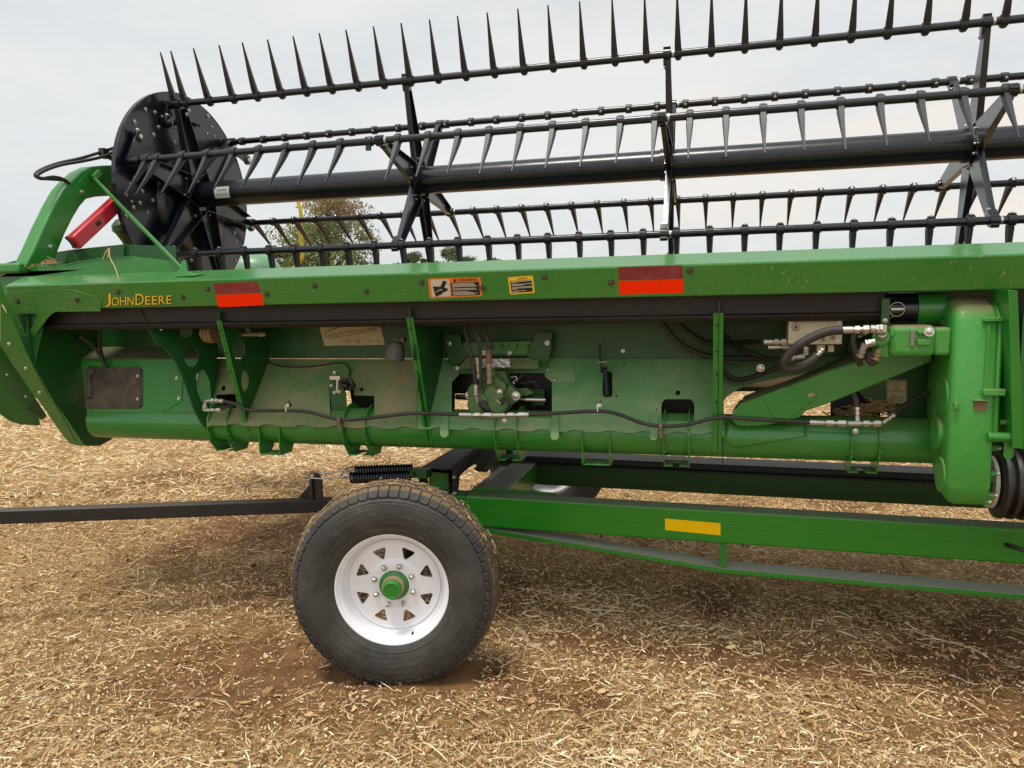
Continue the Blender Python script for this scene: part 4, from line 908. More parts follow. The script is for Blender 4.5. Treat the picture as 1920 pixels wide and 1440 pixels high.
# upper left: side wall behind the beam, dark recess, rounded cap
PW = YP(3.02)
mb = platepix([(-40, 520), (0, 519), (40, 500), (100, 494), (125, 497), (180, 486), (245, 480), (330, 490), (345, 540), (-40, 575)], [circ((132, 517), 1.2, 8), circ((19, 523), 1, 8), circ((25, 521), 1, 8)], PW, .004); sw = mb.build('side_wall', GREEN, hd, bevel=.001)
mb = MB(); mb.tube([L(122, 497, 3.018), L(150, 491, 3.018), L(182, 486, 3.018), L(245, 481, 3.018)], .0025, 8, sub=1); mb.build('wall_lip', GREEN, sw)
mb = platepix([(-40, 515), (0, 496), (55, 482), (110, 472), (135, 468), (232, 458), (330, 462), (330, 500), (-40, 540)], [], YP(3.30), .004); mb.build('far_side_wall', GSHADE, hd)
mb = platepix([(130, 470), (152, 492), (120, 494)], [], YP(3.2), .003); mb.build('wall_gusset', GSHADE, hd)
mb = platepix([(136, 469), (232, 458), (232, 480), (152, 490)], [], YP(3.28), .003); mb.build('inner_sheet', GSHADE, hd)
mb = MB(); cpts = [(0, 0), (.0, .05), (.012, .062), (.03, .066), (.2, .066), (.2, 0)]
cz = L(0, 505, 2.96); mb.prism([(cz.x-.25, 2.96+y*.6, cz.z-.02+z*.75) for y, z in cpts], (.36, 0, 0)); mb.build('divider_cap', GREEN, hd, bevel=.012, seg=4)
# --- reel lift arm (green arch), stay rod, shielded cylinder, hoses
XA = -3.22; PA = (Vector((XA, 0, 0)), Vector((1, 0, 0)))
outer_ = [(45, 503), (62, 470), (82, 425), (103, 382), (118, 356), (134, 338), (152, 322), (172, 312), (195, 310), (232, 309), (232, 366), (205, 367), (180, 369), (163, 373), (150, 388), (138, 408), (122, 440), (100, 496)]
mb = platepix(outer_, [], (Vector((XA+.03, 0, 0)), Vector((1, 0, 0))), .004); 
def armpts(): return [LX(u, v, XA+.03) for u, v in outer_]
ap = armpts(); mb2 = MB(); mb2.prism([Vector((XA-.05, p.y, p.z)) for p in ap], (.08, 0, 0)); arm = mb2.build('reel_arm', GREEN, hd, bevel=.010, seg=3)
mb = platepix([(168, 318), (214, 316), (214, 366), (180, 368), (140, 370), (140, 352), (152, 336)], [], (Vector((XA+.034, 0, 0)), Vector((1, 0, 0))), .004); mb.build('arm_doubler', GREEN, arm, bevel=.001)
bolt(arm, LX(153, 360, XA+.035), (1, 0, 0), zme, 1.3); bolt(arm, LX(94, 463, XA+.031), (1, 0, 0), zme, 1.3)
mb = MB(); mb.bar(LX(176, 334, XA+.06), L(345, 508, 2.94), .016, .012, side=(0, 0, 1)); mb.bar(LX(176, 334, XA+.06), LX(186, 322, XA+.04), .02, .03); mb.build('stay_rod', GREEN, hd, bevel=.002)
sb_ = L(348, 513, 2.86)
mb = MB(); zz = zf1+.005; mb.prism([(sb_.x-.032, 2.83, zz+.006), (sb_.x-.014, 2.845, zz+.055), (sb_.x-.006, 2.85, zz+.078), (sb_.x+.012, 2.85, zz+.078), (sb_.x+.02, 2.845, zz+.03), (sb_.x+.09, 2.84, zz+.008)], (0, .008, .002))
mb.prism([(sb_.x-.035, 2.83, zz+.012), (sb_.x+.075, 2.83, zz+.012), (sb_.x+.095, 2.86, zz+.022), (sb_.x-.035, 2.86, zz+.022)], (0, 0, .003)); mb.build('stay_bracket', GREEN, hd, bevel=.002)
mb = MB(); rA = LX(137, 456, -3.14); rB = LX(228, 372, -3.14)
mb.bar(rA, rB+(rB-rA)*.25, .075, .05, side=(0, -1, 1)); rc_ = mb.build('cylinder_shield', RED, hd, bevel=.010, seg=3)
mb = MB(); mb.obox(rA.lerp(rB, .42)+Vector((.027, 0, .0)), (1, 0, 0), rB-rA, (.03, .02, .006)); mb.build('shield_slot', DBLK, rc_)
mb = MB(); mb.tube([LX(123, 444, -3.16), LX(130, 450, -3.15), LX(137, 459, -3.14), LX(139, 464, -3.14)], .009, 8); mb.build('shield_strap', BLACKD, rc_)
mb = MB()
for pts in ([(215, 277), (190, 285), (150, 297), (110, 306), (78, 318), (66, 328), (75, 334), (100, 336), (120, 338), (133, 346)], [(215, 283), (195, 293), (155, 302), (115, 309), (85, 319), (70, 329), (78, 335), (100, 332), (118, 336), (130, 344)]):
    mb.tube([LX(u, v, XA+(.0 if pts[0][1] < 280 else .03)) for u, v in pts], .0085, 10)
q_ = LX(194, 288, XA+.01); mb.box(q_+Vector((-.012, -.022, -.026)), q_+Vector((.02, .022, .026))); mb.tube([q_, LX(216, 300, XA)], .016, 8, sub=1)
mb.build('hydraulic_hose', BLACKD, hd)
# --- reel
RY_, RZ_, RR = 4.05, 2.142, .514
XRL, XRR = -2.955, 2.1
ANG = dict(E=46.3, A=106.3, B=166.3, C=226.3, D=346.3, F=286.3); TANG = dict(A=116.5, B=233.8, C=281, D=-33, E=14, F=-52)
mb = MB(); mb.cyl((-2.97, RY_, RZ_), (XRR+.3, RY_, RZ_), .0735, n=48); rt_ = mb.build('reel_tube', BLACK, hd, ang=40)
SPX = (-1.589, -.242, 1.118)
# sticker on the reel tube
mb = MB(); vs = []; fs = []
xa_, xb_ = L(402, 358, RY_-.07).x, L(430, 358, RY_-.07).x
for k in range(9):
    a = R(158+k*6.5); 
    for x in (xa_, xb_): vs.append((x, RY_+.0742*math.cos(a), RZ_+.0742*math.sin(a)))
for k in range(8): fs.append((2*k, 2*k+1, 2*k+3, 2*k+2))
mb.add(vs, fs, 0)
for r0, r1, xs in ():
    for j, f_ in enumerate(xs):
        x = xa_+(xb_-xa_)*f_; q = []
        for a, dx in ((158+r0*6.5, 0), (158+r0*6.5, .0045), (158+r1*6.5, .0045), (158+r1*6.5, 0)): q.append((x+dx, RY_+.0748*math.cos(R(a)), RZ_+.0748*math.sin(R(a))))
        mb.add(q, [(0, 1, 2, 3)], 1)
for f_, wd_ in ((.1, .4), (.6, .25)):
    q = [(xa_+(xb_-xa_)*(f_+(wd_ if d_ else 0)), RY_+.0748*math.cos(R(a)), RZ_+.0748*math.sin(R(a))) for a, d_ in ((191, 0), (191, 1), (193, 1), (193, 0))]; mb.add(q, [(0, 1, 2, 3)], 1)
tv, tf = text_mesh('062229', 1., Matrix.Identity(4), .01, 0.)
tx = [v.x for v in tv]; ty = [v.y for v in tv]; o_ = []
for v in tv:
    a = 1-(v.x-min(tx))/(max(tx)-min(tx)); b = 1-(v.y-min(ty))/(max(ty)-min(ty)); an = R(180-9*b-2)
    o_.append((xa_+(xb_-xa_)*(.2+.62*a), RY_+.0749*math.cos(an), RZ_+.0749*math.sin(an)))
mb.add(o_, tf, 1)
mb.build('tube_sticker', [pmat('sticker_grey_white', (.55, .58, .52), .5), DINK], rt_)
# bat tubes
bats = {}
for k, a in ANG.items():
    y = RY_+RR*math.cos(R(a)); z = RZ_+RR*math.sin(R(a)); segs = []
    cuts = [XRL] + [SPX[0]+.012, SPX[1]+.012, SPX[2]+.012] + [XRR]
    mb = MB()
    mb.cyl((XRL-.02, y, z), (XRR, y, z), .0175, n=20)
    for x in cuts[1:-1]: mb.cyl((x+.024, y, z), (x+.034, y, z), .0182, n=20, mi=1)
    bats[k] = (mb.build('bat_tube', [BLACK, STEEL], hd, ang=40), y, z)
# tine: clamp plus curved tapering finger, pointing along +z of its own frame, seen side along x
def tine_mesh(screw):
    mb = MB(); n = 12; secs = []
    for k in range(n+1):
        t = k/n; zz_ = .012+.262*t; wx = .0138*(1-t)**1.15+.0034; ty = .0115*(1-t)**1.0+.0028; yo = .020*math.sin(t*1.5)*t-.004
        if k == 0: wx *= .82
        secs.append([(-wx, yo-ty, zz_), (wx, yo-ty, zz_), (wx*.72, yo+ty, zz_), (-wx*.72, yo+ty, zz_)])
    vs = [p for s_ in secs for p in s_]; fs = [(0, 3, 2, 1), tuple(4*n+i for i in range(4))]
    for k in range(n):
        for j in range(4): fs.append((4*k+j, 4*k+(j+1) % 4, 4*k+4+(j+1) % 4, 4*k+4+j))
    mb.add(vs, fs)
    mb.lathe([(-.0165, .0225), (-.0145, .0238), (.0145, .0238), (.0165, .0225)], (0, 0, 0), (1, 0, 0), 20)
    mb.box((-.012, -.012, -.0285), (.012, .012, -.018)); mb.box((-.0035, -.019, .018), (.0035, -.0145, .05))
    mb.lathe([(0, .0075), (.003, .007), (.0045, .004)], (0, 0, -.0285), (0, 0, -1), 12, 1)
    me = mb.mesh('tine'); smooth_mesh(me, 30); me.materials.append(PLAS); me.materials.append(STEEL); return me
TM = tine_mesh(True)
def tine_mat(k, x, jit=0.):
    a = R(TANG[k]+jit); z_ = Vector((0, math.cos(a), math.sin(a))); x_ = Vector((1, 0, 0)); y_ = z_.cross(x_)
    if k == 'B' or k == 'C': pass
    _, y, z = bats[k]
    return Matrix(((x_.x, y_.x, z_.x, x), (x_.y, y_.y, z_.y, y), (x_.z, y_.z, z_.z, z), (0, 0, 0, 1)))
phase = dict(A=LX, )
def px2x(k, u): return L(u, (400), bats[k][1]).x if False else None
def xof(k, u, v): return L(u, v, bats[k][1]).x
ph = dict(A=xof('A', 622, 159), B=xof('B', 587, 275), C=xof('C', 601, 463), D=xof('D', 714, 408), E=xof('E', 1232, 196), F=xof('C', 601, 463)+.05)
rest = []; pitch = .1525; seen = 0
for k in 'ABCDEF':
    xs = []; x = ph[k]
    while x > XRL-.01: x -= pitch
    x += pitch
    while x < XRR-.03: xs.append(x); x += pitch
    if k in 'AB': xs = [xs[0]-.07]+xs
    for i_, x in enumerate(xs):
        if k == 'B' and abs(x-xof('B', 687, 265)) < .05:
            mb = MB(); mb.lathe([(-.0165, .0225), (-.0145, .0238), (.0145, .0238), (.0165, .0225)], (x, bats[k][1], bats[k][2]), (1, 0, 0), 20); mb.box((x-.012, bats[k][1]-.02, bats[k][2]-.045), (x+.012, bats[k][1]-.005, bats[k][2]-.02)); mb.build('bare_clamp', PLAS, bats[k][0]); continue
        jit = random.uniform(-1.5, 1.5); xx = x+random.uniform(-.002, .002)
        if k in 'ABC': inst(TM, bats[k][0], tine_mat(k, xx, jit), 'tine')
        else: rest.append((k, tine_mat(k, xx, jit)))
# the remaining tines as one part
co = np.empty(len(TM.vertices)*3); TM.vertices.foreach_get('co', co); co = co.reshape(-1, 3); pf = [tuple(p.vertices) for p in TM.polygons]; pm = [p.material_index for p in TM.polygons]
mb = MB()
for k, M in rest:
    A_ = np.array(M); w_ = co@A_[:3, :3].T+A_[:3, 3]; n_ = len(mb.v); mb.v += [tuple(q) for q in w_]; mb.f += [tuple(n_+i for i in f) for f in pf]; mb.mi += pm
ro = mb.build('tines', [PLAS, STEEL], hd, ang=30); ro['kind'] = 'stuff'; ro['label'] = 'black tines on the far side bars of the reel'
# spiders
def arm_mb(mb, X, a, r1=RR, w0=.125, w1=.045, fl=.03, hub=.07, flip=1):
    c, s_ = math.cos(R(a)), math.sin(R(a)); rad = Vector((0, c, s_)); tan = Vector((0, -s_, c)); o = Vector((X, RY_, RZ_))
    p = [o+rad*hub+tan*w0/2, o+rad*hub-tan*w0/2, o+rad*(r1-.03)-tan*w1/2, o+rad*(r1-.03)+tan*w1/2]
    mb.prism(p, (.005, 0, 0))
    for q0, q1 in ((p[1], p[2]), (p[0], p[3])):
        sgn = -1 if q0 is p[1] else 1
        e0 = q0; e1 = q1; nn = tan*sgn*.004
        mb.hexa([e0+nn, e0, e0+Vector((fl, 0, 0)), e0+nn+Vector((fl, 0, 0)), e1+nn, e1, e1+Vector((fl*.8, 0, 0)), e1+nn+Vector((fl*.8, 0, 0))])
    return o+rad*(r1-.06), rad, tan
for i_, X in enumerate(SPX):
    mb = MB()
    mb.lathe([(-.004, .085), (-.004, .105), (.003, .105), (.003, .085)], (X, RY_, RZ_), (1, 0, 0), 6); mb.lathe([(-.03, .0745), (-.03, .079), (.03, .079), (.03, .0745)], (X, RY_, RZ_), (1, 0, 0), 32)
    hubo = mb.build('spider_hub', BLACK, hd, bevel=.001)
    for k, a in ANG.items():
        mb = MB(); pt, rad, tan = arm_mb(mb, X+.004, a+(2 if k == 'C' else 0), w1=.04)
        mb.hexbolt(pt+Vector((-.001, 0, 0)), (-1, 0, 0), .006, .006, 1); mb.hexbolt(pt-tan*.024, -tan, .007, .006, 1)
        for s_ in (-1, 1): mb.hexbolt(Vector((X+.003, RY_, RZ_))+rad*.10+tan*.035*s_, (-1, 0, 0), .006, .006, 1); mb.hexbolt(Vector((X+.010, RY_, RZ_))+rad*.115+tan*.03*s_, (1, 0, 0), .006, .006, 1)
        _, y, z = bats[k]
        mb.lathe([(-.018, .021), (-.018, .0265), (.018, .0265), (.018, .021)], (X+.012, y, z), (1, 0, 0), 20); mb.obox(Vector((X+.012, y, z))-rad*.036, rad, (1, 0, 0), (.036, .034, .03))
        mb.obox(Vector((X+.012, y, z))+rad*.03, rad, (1, 0, 0), (.034, .018, .01))
        mb.build('spider_arm', [BLACK, STEEL], hubo, bevel=.001)
# end disc
XD = -3.06; N = 96
ring = []
for k in range(N):
    a = 2*math.pi*k/N; r = .588-.006*abs(math.sin(a*6)); ring.append((r*math.cos(a), r*math.sin(a)))
MD = Matrix(((0, 0, 1, XD), (1, 0, 0, RY_), (0, 1, 0, RZ_), (0, 0, 0, 1)))
vs, fs = plate2(ring, [circ((-.22, -.32), .035, 4, .02)], .004, MD); mb = MB(); mb.add(vs, fs)
mb.lathe([(-.02, .586), (.006, .586), (.006, .582)], (XD, RY_, RZ_), (1, 0, 0), 96, cap=False)
disc = mb.build('end_disc', BLACK, hd, ang=20)
mb = MB(); mb.lathe([(.0, .30), (.03, .28), (.035, .27), (.035, .12)], (XD+.004, RY_+.02, RZ_-.06), (1, 0, 0), 64, cap=False); mb.build('cam_drum', BLACK, disc, ang=30)
mb = MB(); mb.tube([(XD+.03+.012*math.sin(t*3), RY_+.34*math.cos(t)+.05, RZ_+.02+.42*math.sin(t)) for t in np.linspace(R(78), R(118), 12)], .010, 8, sub=1); mb.build('cam_track', BLACK, disc)
mb = MB(); hs_ = LX(355, 237, XD+.035); mb.obox(LX(335, 236, XD+.02), (0, -.2, 1), (0, 1, .1), (.17, .004, .022)); mb.build('bent_strip', pmat('worn_steel_strip', (.18, .17, .16), .35, metal=.6), disc)
PD = XD+.006
for u, v in [(210, 210), (275, 208), (342, 229), (395, 260), (367, 333), (333, 388), (197, 297), (480, 443), (717, 222), (718, 257), (748, 335), (714, 380), (766, 400), (805, 600), (757, 648), (795, 672), (137, 811), (252, 787), (178, 861), (236, 873), (326, 855), (190, 905), (138, 963), (290, 941), (411, 974), (441, 1035), (455, 1052), (492, 986), (535, 988), (555, 908), (645, 1150), (663, 1196), (713, 1183), (907, 1085), (919, 1145), (918, 1285), (826, 1297), (790, 1280), (600, 1280), (449, 1295), (484, 1366), (550, 250), (582, 216), (165, 736), (195, 690), (660, 790), (725, 933), (822, 933), (843, 898), (746, 1018)]:
    u = 200+u/3.79; v = 150+v/3.79; p = LX(u, v, PD); d_ = math.hypot(p.y-RY_, p.z-RZ_); big = random.choice((.75, 1.15, 1.15))
    if d_ < .57: bolt(disc, LX(u, v, PD+(.035 if .13 < d_ < .26 else 0)), (1, 0, 0), zme, big)
mb = MB(); gp = LX(339, 356, XD+.04); mb.lathe([(0, .028), (.006, .027)], gp, (1, 0, 0), 24); mb.lathe([(.006, .012), (.009, .011)], gp, (1, 0, 0), 16); mb.build('bearing_cap', [pmat('brown_grease', (.07, .045, .03), .7)], disc)
# heavy arms on the disc and crank links at every bat end
mb = MB(); mb.lathe([(-.004, .10), (-.004, .13), (.003, .13), (.003, .10)], (-2.985, RY_, RZ_), (1, 0, 0), 6); hubo = mb.build('spider_hub', BLACK, hd, bevel=.001)
for k, a in ANG.items():
    mb = MB(); pt, rad, tan = arm_mb(mb, -2.99, a, w0=.16, w1=.06, fl=.045, hub=.05)
    mb.hexbolt(pt+Vector((.05, 0, 0)), (1, 0, 0), .008, .007, 1); mb.hexbolt(Vector((-2.98, RY_, RZ_))+rad*.13+tan*.05, (1, 0, 0), .007, .006, 1); mb.hexbolt(Vector((-2.98, RY_, RZ_))+rad*.13-tan*.05, (1, 0, 0), .007, .006, 1)
    mb.build('spider_arm', [BLACK, STEEL], hubo, bevel=.001)
    _, y, z = bats[k]
    mb = MB(); b0 = Vector((XD+.03, y, z)); off = Vector((0, -.085, .105)) if k != 'A' else Vector((0, -.07, .07)); b1 = b0+off
    if k in 'CDF': b1 = b0+Vector((0, -.09, .0))
    if k in 'DE': b1 = b0+Vector((0, .05, -.09))
    if k == 'A': b1 = b0+Vector((0, -.03, -.10))
    tgt = dict(B=(260, 256), C=(294, 465), D=(470, 425), E=(463, 300)).get(k)
    if tgt: b1 = LX(tgt[0], tgt[1], XD+.03)
    mb.bar(b0, b1, .05, .012, side=(0, 1, 1)); mb.cyl(b0+Vector((-.01, 0, 0)), b0+Vector((.07, 0, 0)), .026); mb.lathe([(-.008, .032), (.010, .032), (.014, .026)], b1, (1, 0, 0), 24)
    mb.lathe([(.014, .013), (.018, .012)], b1, (1, 0, 0), 16, 1); mb.hexbolt(b1+Vector((.01, -.02, .03)), (1, 0, 0), .008, .009, 1)
    mb.build('crank_link', [BLACK, STEEL], disc, bevel=.001)
# far divider with its yellow rod, seen over the beam behind the disc
mb = MB(); gz = L(470, 505, 4.9)
prof = [(0, .02), (.05, .10), (.12, .15), (.25, .185), (.5, .20), (.9, .2)]
mb.lathe(prof, L(528, 512, 4.9), (-1, -.05, -.08), 28); fd = mb.build('far_divider', GPALE, hd)
mb = MB(); mb.tube([L(557, 372, 4.7), L(561, 385, 4.7), L(564, 400, 4.7), L(563.5, 440, 4.7), L(567, 475, 4.7), L(561, 493, 4.7), L(545, 505, 4.75), L(525, 505, 4.85)], .0125, 10); mb.build('divider_rod', YRAIL, fd)
mb = MB(); mb.lathe([(0, .02), (.02, .05), (.05, .06), (.07, .05), (.12, .04), (.25, .03)], LX(222, 411, -3.3), (.1, .5, -1), 16); mb.build('rubber_knuckle', GSHADE, hd)
# --- chain case on the right
xg = L(1791, 700, 2.80).x; xr = L(1880, 700, 2.80).x; xr2 = L(1860, 880, 2.80).x
def lz(u, v): q = LX(u, v, xg); return (q.y, q.z)
prof = [(2.80, zat(598, 2.80, 1790)), (2.83, zat(575, 2.83, 1785)), (2.90, zat(556, 2.90, 1780)), (2.99, zat(556, 2.99, 1780)), lz(1750, 620), lz(1744, 690), lz(1740, 770), lz(1745, 850), lz(1758, 912), lz(1770, 935), (2.84, zat(946, 2.84, 1790)), (2.815, zat(938, 2.815, 1790)), (2.80, zat(915, 2.80, 1790))]
zmid = zat(838, 2.8, 1830)
def sub(prof, lo_, hi_):   # clip a closed y-z polygon between two heights
    def clip(p, f):
        o = []
        for i in range(len(p)):
            a, b = p[i-1], p[i]; fa, fb_ = f(a), f(b)
            if (fa >= 0) != (fb_ >= 0): t = fa/(fa-fb_); o.append((a[0]+(b[0]-a[0])*t, a[1]+(b[1]-a[1])*t))
            if fb_ >= 0: o.append(b)
        return o
    return clip(clip(prof, lambda q: q[1]-lo_), lambda q: hi_-q[1])
mb = MB(); hw = xr-xg
def loft(mb, x0, x1, f1, poly, mi=0):     # extrude the profile in x, shrinking it a little toward its outer side (cast draft)
    cy = sum(p[0] for p in poly)/len(poly); cz_ = sum(p[1] for p in poly)/len(poly); n = len(poly)
    a = [Vector((x0, p[0], p[1])) for p in poly]; b = [Vector((x1, cy+(p[0]-cy)*f1, cz_+(p[1]-cz_)*f1)) for p in poly]
    nn = Vector((0, 0, 0))
    for i in range(n): nn += a[i].cross(a[(i+1) % n])
    if nn.x > 0: a.reverse(); b.reverse()
    mb.add(a+b, [tuple(range(n)), tuple(range(2*n-1, n-1, -1))]+[(i, i+n, (i+1) % n+n, (i+1) % n) for i in range(n)], mi)
cy = sum(p[0] for p in prof)/len(prof); cz_ = sum(p[1] for p in prof)/len(prof); n_ = len(prof)
secs = [(xg-.010, .90), (xg-.002, .955), (xg+.012, .99), (xg+.03, 1.0), (xr2-.012, .995), (xr2, .965)]
vs = [(x, cy+(p[0]-cy)*f, cz_+(p[1]-cz_)*f) for x, f in secs for p in prof]; m_ = len(secs)
fs = [tuple(range(n_)), tuple(range(m_*n_-1, (m_-1)*n_-1, -1))]+[(j*n_+i, (j+1)*n_+i, (j+1)*n_+(i+1) % n_, j*n_+(i+1) % n_) for j in range(m_-1) for i in range(n_)]
mb.add(vs, fs)
case = mb.build('chain_case', GCAST, hd, bevel=.006, seg=3, ang=60)
up_ = sub(prof, zat(822, 2.8, 1830), 9); mb = MB(); sh = [(y+.003, z) for y, z in up_]; loft(mb, xr2-.002, xr, .985, sh); mb.build('case_cover', GCAST, hd, bevel=.010, seg=3)
fy = 2.798
def fr(u0, v0, u1, v1, d=.006, y=fy):  # proud rib on the front face
    a = L(u0, v0, y); b = L(u1, v1, y); return ((min(a.x, b.x), y-d, min(a.z, b.z)), (max(a.x, b.x), y+.006, max(a.z, b.z)))
mb = MB(); mb.box(*fr(1842, 729, 1884, 742, .014)); mb.build('case_rib', GCAST, case, bevel=.004)
mb = MB(); mb.box(*fr(1842, 595, 1884, 603, .006)); mb.build('case_rib', GCAST, case, bevel=.003)
mb = MB(); mb.box(*fr(1824, 749, 1853, 752, .010)); mb.build('case_rib', GCAST, case, bevel=.002)
mb = MB(); mb.box(*fr(1788, 754, 1797, 768, .010)); mb.build('case_rib', GCAST, case, bevel=.003)
mb = MB(); mb.box(*fr(1827, 752, 1850, 770, .0015)); mb.build('case_window', pmat('rusty_recess', (.09, .06, .035), .9, dust=.6, dcol=(.25, .16, .09), dscale=20), case)
mb = MB(); mb.box(*fr(1850, 610, 1852, 730, .002)); mb.build('case_seam', GCAST, case)
for v0 in (618, 640, 684, 733, 792): 
    q = L(1881, v0, 2.83); mb = MB(); mb.cyl(q+Vector((-.012, 0, 0)), q+Vector((.008, 0, 0)), .009, n=12); mb.lathe([(0, .006), (.008, .006)], q+Vector((.008, 0, 0)), (1, 0, 0), 6, 1); mb.build('cover_bolt', [GCAST, STEEL], case)
for v0, u0_ in ((888, 1866), (929, 1862), (941, 1850), (840, 1868)):
    q = L(u0_, v0, 2.86); mb = MB(); mb.cyl(q+Vector((-.03, 0, 0)), q+Vector((.004, 0, 0)), .011, .010, n=14); mb.lathe([(0, .007), (.009, .007)], q+Vector((.004, 0, 0)), (1, 0, 0), 6, 1); mb.build('cover_bolt', [GCAST, STEEL], case, bevel=.001)
# round bosses on the left flank of the case
for (u, v, r, d) in ((1770, 742, .072, .004), (1762, 812, .060, .012), (1766, 890, .062, .004)):
    q = LX(u, v, xg-.006); mb = MB(); mb.lathe([(-.006, r), (d+.002, r*.98), (d+.005, r*.94)], q, (-1, 0, 0), 40); mb.build('case_boss', GCAST, case, ang=30)
q = LX(1757, 770, xg); mb = MB(); mb.prism([LX(1754, 764, xg), LX(1757, 762, xg), LX(1763, 786, xg), LX(1758, 788, xg)], (-.012, 0, 0)); mb.build('case_rib', GCAST, case, bevel=.002)
# shield plate and drive boot at the right edge
a, b, c, d_ = L(1891, 543, 2.72), L(1908, 545, 2.72), L(1920, 842, 2.78), L(1898, 840, 2.78)
mb = MB(); mb.prism([a, b, c, d_], (0, .004, 0)); mb.prism([a, d_, d_+Vector((0, .14, 0)), a+Vector((0, .16, 0))], (.004, 0, 0)); mb.build('shield_plate', GREEN, hd, bevel=.0015)
q = L(1895, 845, 2.80); mb = MB(); mb.prism([q+Vector((-.02, 0, .05)), q+Vector((.01, 0, .05)), q+Vector((.01, 0, -.018)), q+Vector((.0, 0, -.03)), q+Vector((-.012, 0, -.03)), q+Vector((-.02, 0, -.018))], (0, .004, 0)); q2 = L(1883, 820, 2.80); mb.cyl(q2+Vector((-.05, 0, 0)), q2+Vector((.03, 0, 0)), .016, n=16); mb.build('shield_hook', GREEN, hd, bevel=.001)
mb = MB(); bz = L(1880, 912, 3.0); p_ = []
x_ = bz.x-.035
for k in range(26): p_ += [(k*.034, .105), (k*.034+.006, .125), (k*.034+.018, .127), (k*.034+.024, .106)]
mb.lathe(p_, (x_, 2.98, bz.z+.02), (1, .0, -.03), 48); mb.build('drive_boot', pmat('boot_plastic', (.012, .012, .014), .42, dust=.12, dcol=(.14, .11, .08), bump=.1), hd, ang=30)
mb = MB(); mb.lathe([(0, .075), (0, .092), (.012, .092), (.012, .075)], (x_-.02, 2.98, bz.z+.02), (1, 0, -.03), 40); mb.build('boot_ring', pmat('white_plastic_ring', (.6, .58, .52), .5, dust=.2), hd)
mb = platepix([(1790, 895), (1870, 930), (1905, 958), (1990, 975), (1990, 900), (1868, 900), (1868, 905)], [], YP(2.92), .004); mb.build('lower_guard', GSHADE, hd)
mb = MB(); mb.box((L(1912, 700, 3.0).x, 3.0, .95), (XR, 3.006, 1.40)); mb.build('feeder_sheet', GREEN, hd, bevel=.002)
# --- hydraulic motor left of the case
q0 = L(1663, 638, 2.86); q1 = L(1748, 638, 2.86); q2 = L(1778, 638, 2.86)
mb = MB(); mb.box((q0.x, 2.81, q0.z-.053), (q1.x, 2.93, q0.z+.052)); m_ = mb.build('hydraulic_motor', GCAST, hd, bevel=.020, seg=4)
mb = MB(); mb.box((q1.x-.004, 2.818, q0.z-.050), (q2.x, 2.92, q0.z+.044)); mb.build('motor_neck', GCAST, m_, bevel=.012, seg=3)
mb = MB(); e0 = L(1641, 640, 2.86); mb.box((e0.x, 2.83, q0.z-.058), (q0.x+.006, 2.92, q0.z-.002)); mb.cyl(L(1652, 634, 2.815), L(1652, 634, 2.87), .028, n=24); mb.build('motor_port', GCAST, m_, bevel=.008, seg=3)
mb = MB(); mb.box(L(1707, 650, 2.80), L(1716, 618, 2.80)+Vector((0, .02, 0))); mb.build('motor_seam', pmat('grey_gasket', (.16, .17, .16), .7, dust=.2), m_, bevel=.002)
mb = MB(); a = L(1720, 622, 2.803); mb.box(a+Vector((0, -.006, -.008)), L(1740, 622, 2.803)+Vector((0, .01, .004))); mb.box(L(1720, 642, 2.80)+Vector((0, -.004, -.01)), L(1746, 642, 2.80)+Vector((0, .01, .01))); mb.build('motor_rib', GCAST, m_, bevel=.003)
bolt(m_, L(1742, 622, 2.80), (0, -1, .1), zme, 1.5)
mb = MB(); mb.box(L(1669, 627, 2.80)+Vector((0, -.004, -.006)), L(1676, 618, 2.80)+Vector((0, .006, .006))); mb.build('motor_lug', GCAST, m_, bevel=.002)
def fitting(path, rad, name='hose_fitting', parent=None, mat=None):
    # steel fitting: alternating collars and hexes along a straight or bent path
    mb = MB()
    for i in range(len(path)-1):
        a, b = Vector(path[i]), Vector(path[i+1]); d = b-a; l = d.length; k = rad[i] if isinstance(rad, (list, tuple)) else rad
        mb.lathe([(0, k*.8), (0, k), (l*.36, k), (l*.38, k*.75), (l*.44, k*.75)], a, d, 16)
        mb.lathe([(l*.44, k*1.15), (l*.62, k*1.15)], a, d, 6); mb.lathe([(l*.62, k*.7), (l*.74, k*.7)], a, d, 14); mb.lathe([(l*.74, k*1.2), (l*.94, k*1.2), (l*1., k*.7)], a, d, 6)
    return mb.build(name, mat or STEELW, parent or hd, ang=25)
def hose(pts, r=.0095, name='hydraulic_hose', mat=None):
    mb = MB(); mb.tube(pts, r, 12); return mb.build(name, mat or RUB, hd)
Yh = 2.80
fitting([L(1579, 619, Yh), L(1632, 617, Yh), L(1655, 617, Yh)], [.0125, .0145])
mb = MB(); mb.box(L(1645, 624, Yh-.012), L(1661, 609, Yh+.012)); mb.cyl(L(1654, 626, Yh), L(1654, 634, Yh+.02), .014, n=18); mb.lathe([(0, .0135), (.019, .0135)], L(1579, 619, Yh)-Vector((.0, 0, 0)), (-1, 0, 0), 18, 0); mb.build('hose_elbow', STEELW, hd, bevel=.002)
hose([L(1580, 619, Yh), L(1555, 621, Yh), L(1525, 632, Yh), L(1497, 648, Yh), L(1477, 668, Yh+.01), L(1471, 684, Yh+.02), L(1480, 692, Yh+.03), L(1500, 688, Yh+.04), L(1518, 679, Yh+.05), L(1530, 670, Yh+.06)], .0155)
fitting([L(1509, 686, Yh+.045), L(1532, 667, Yh+.07)], .014, mat=BLACKD); fitting([L(1530, 670, Yh+.07), L(1543, 655, Yh+.09)], .009)
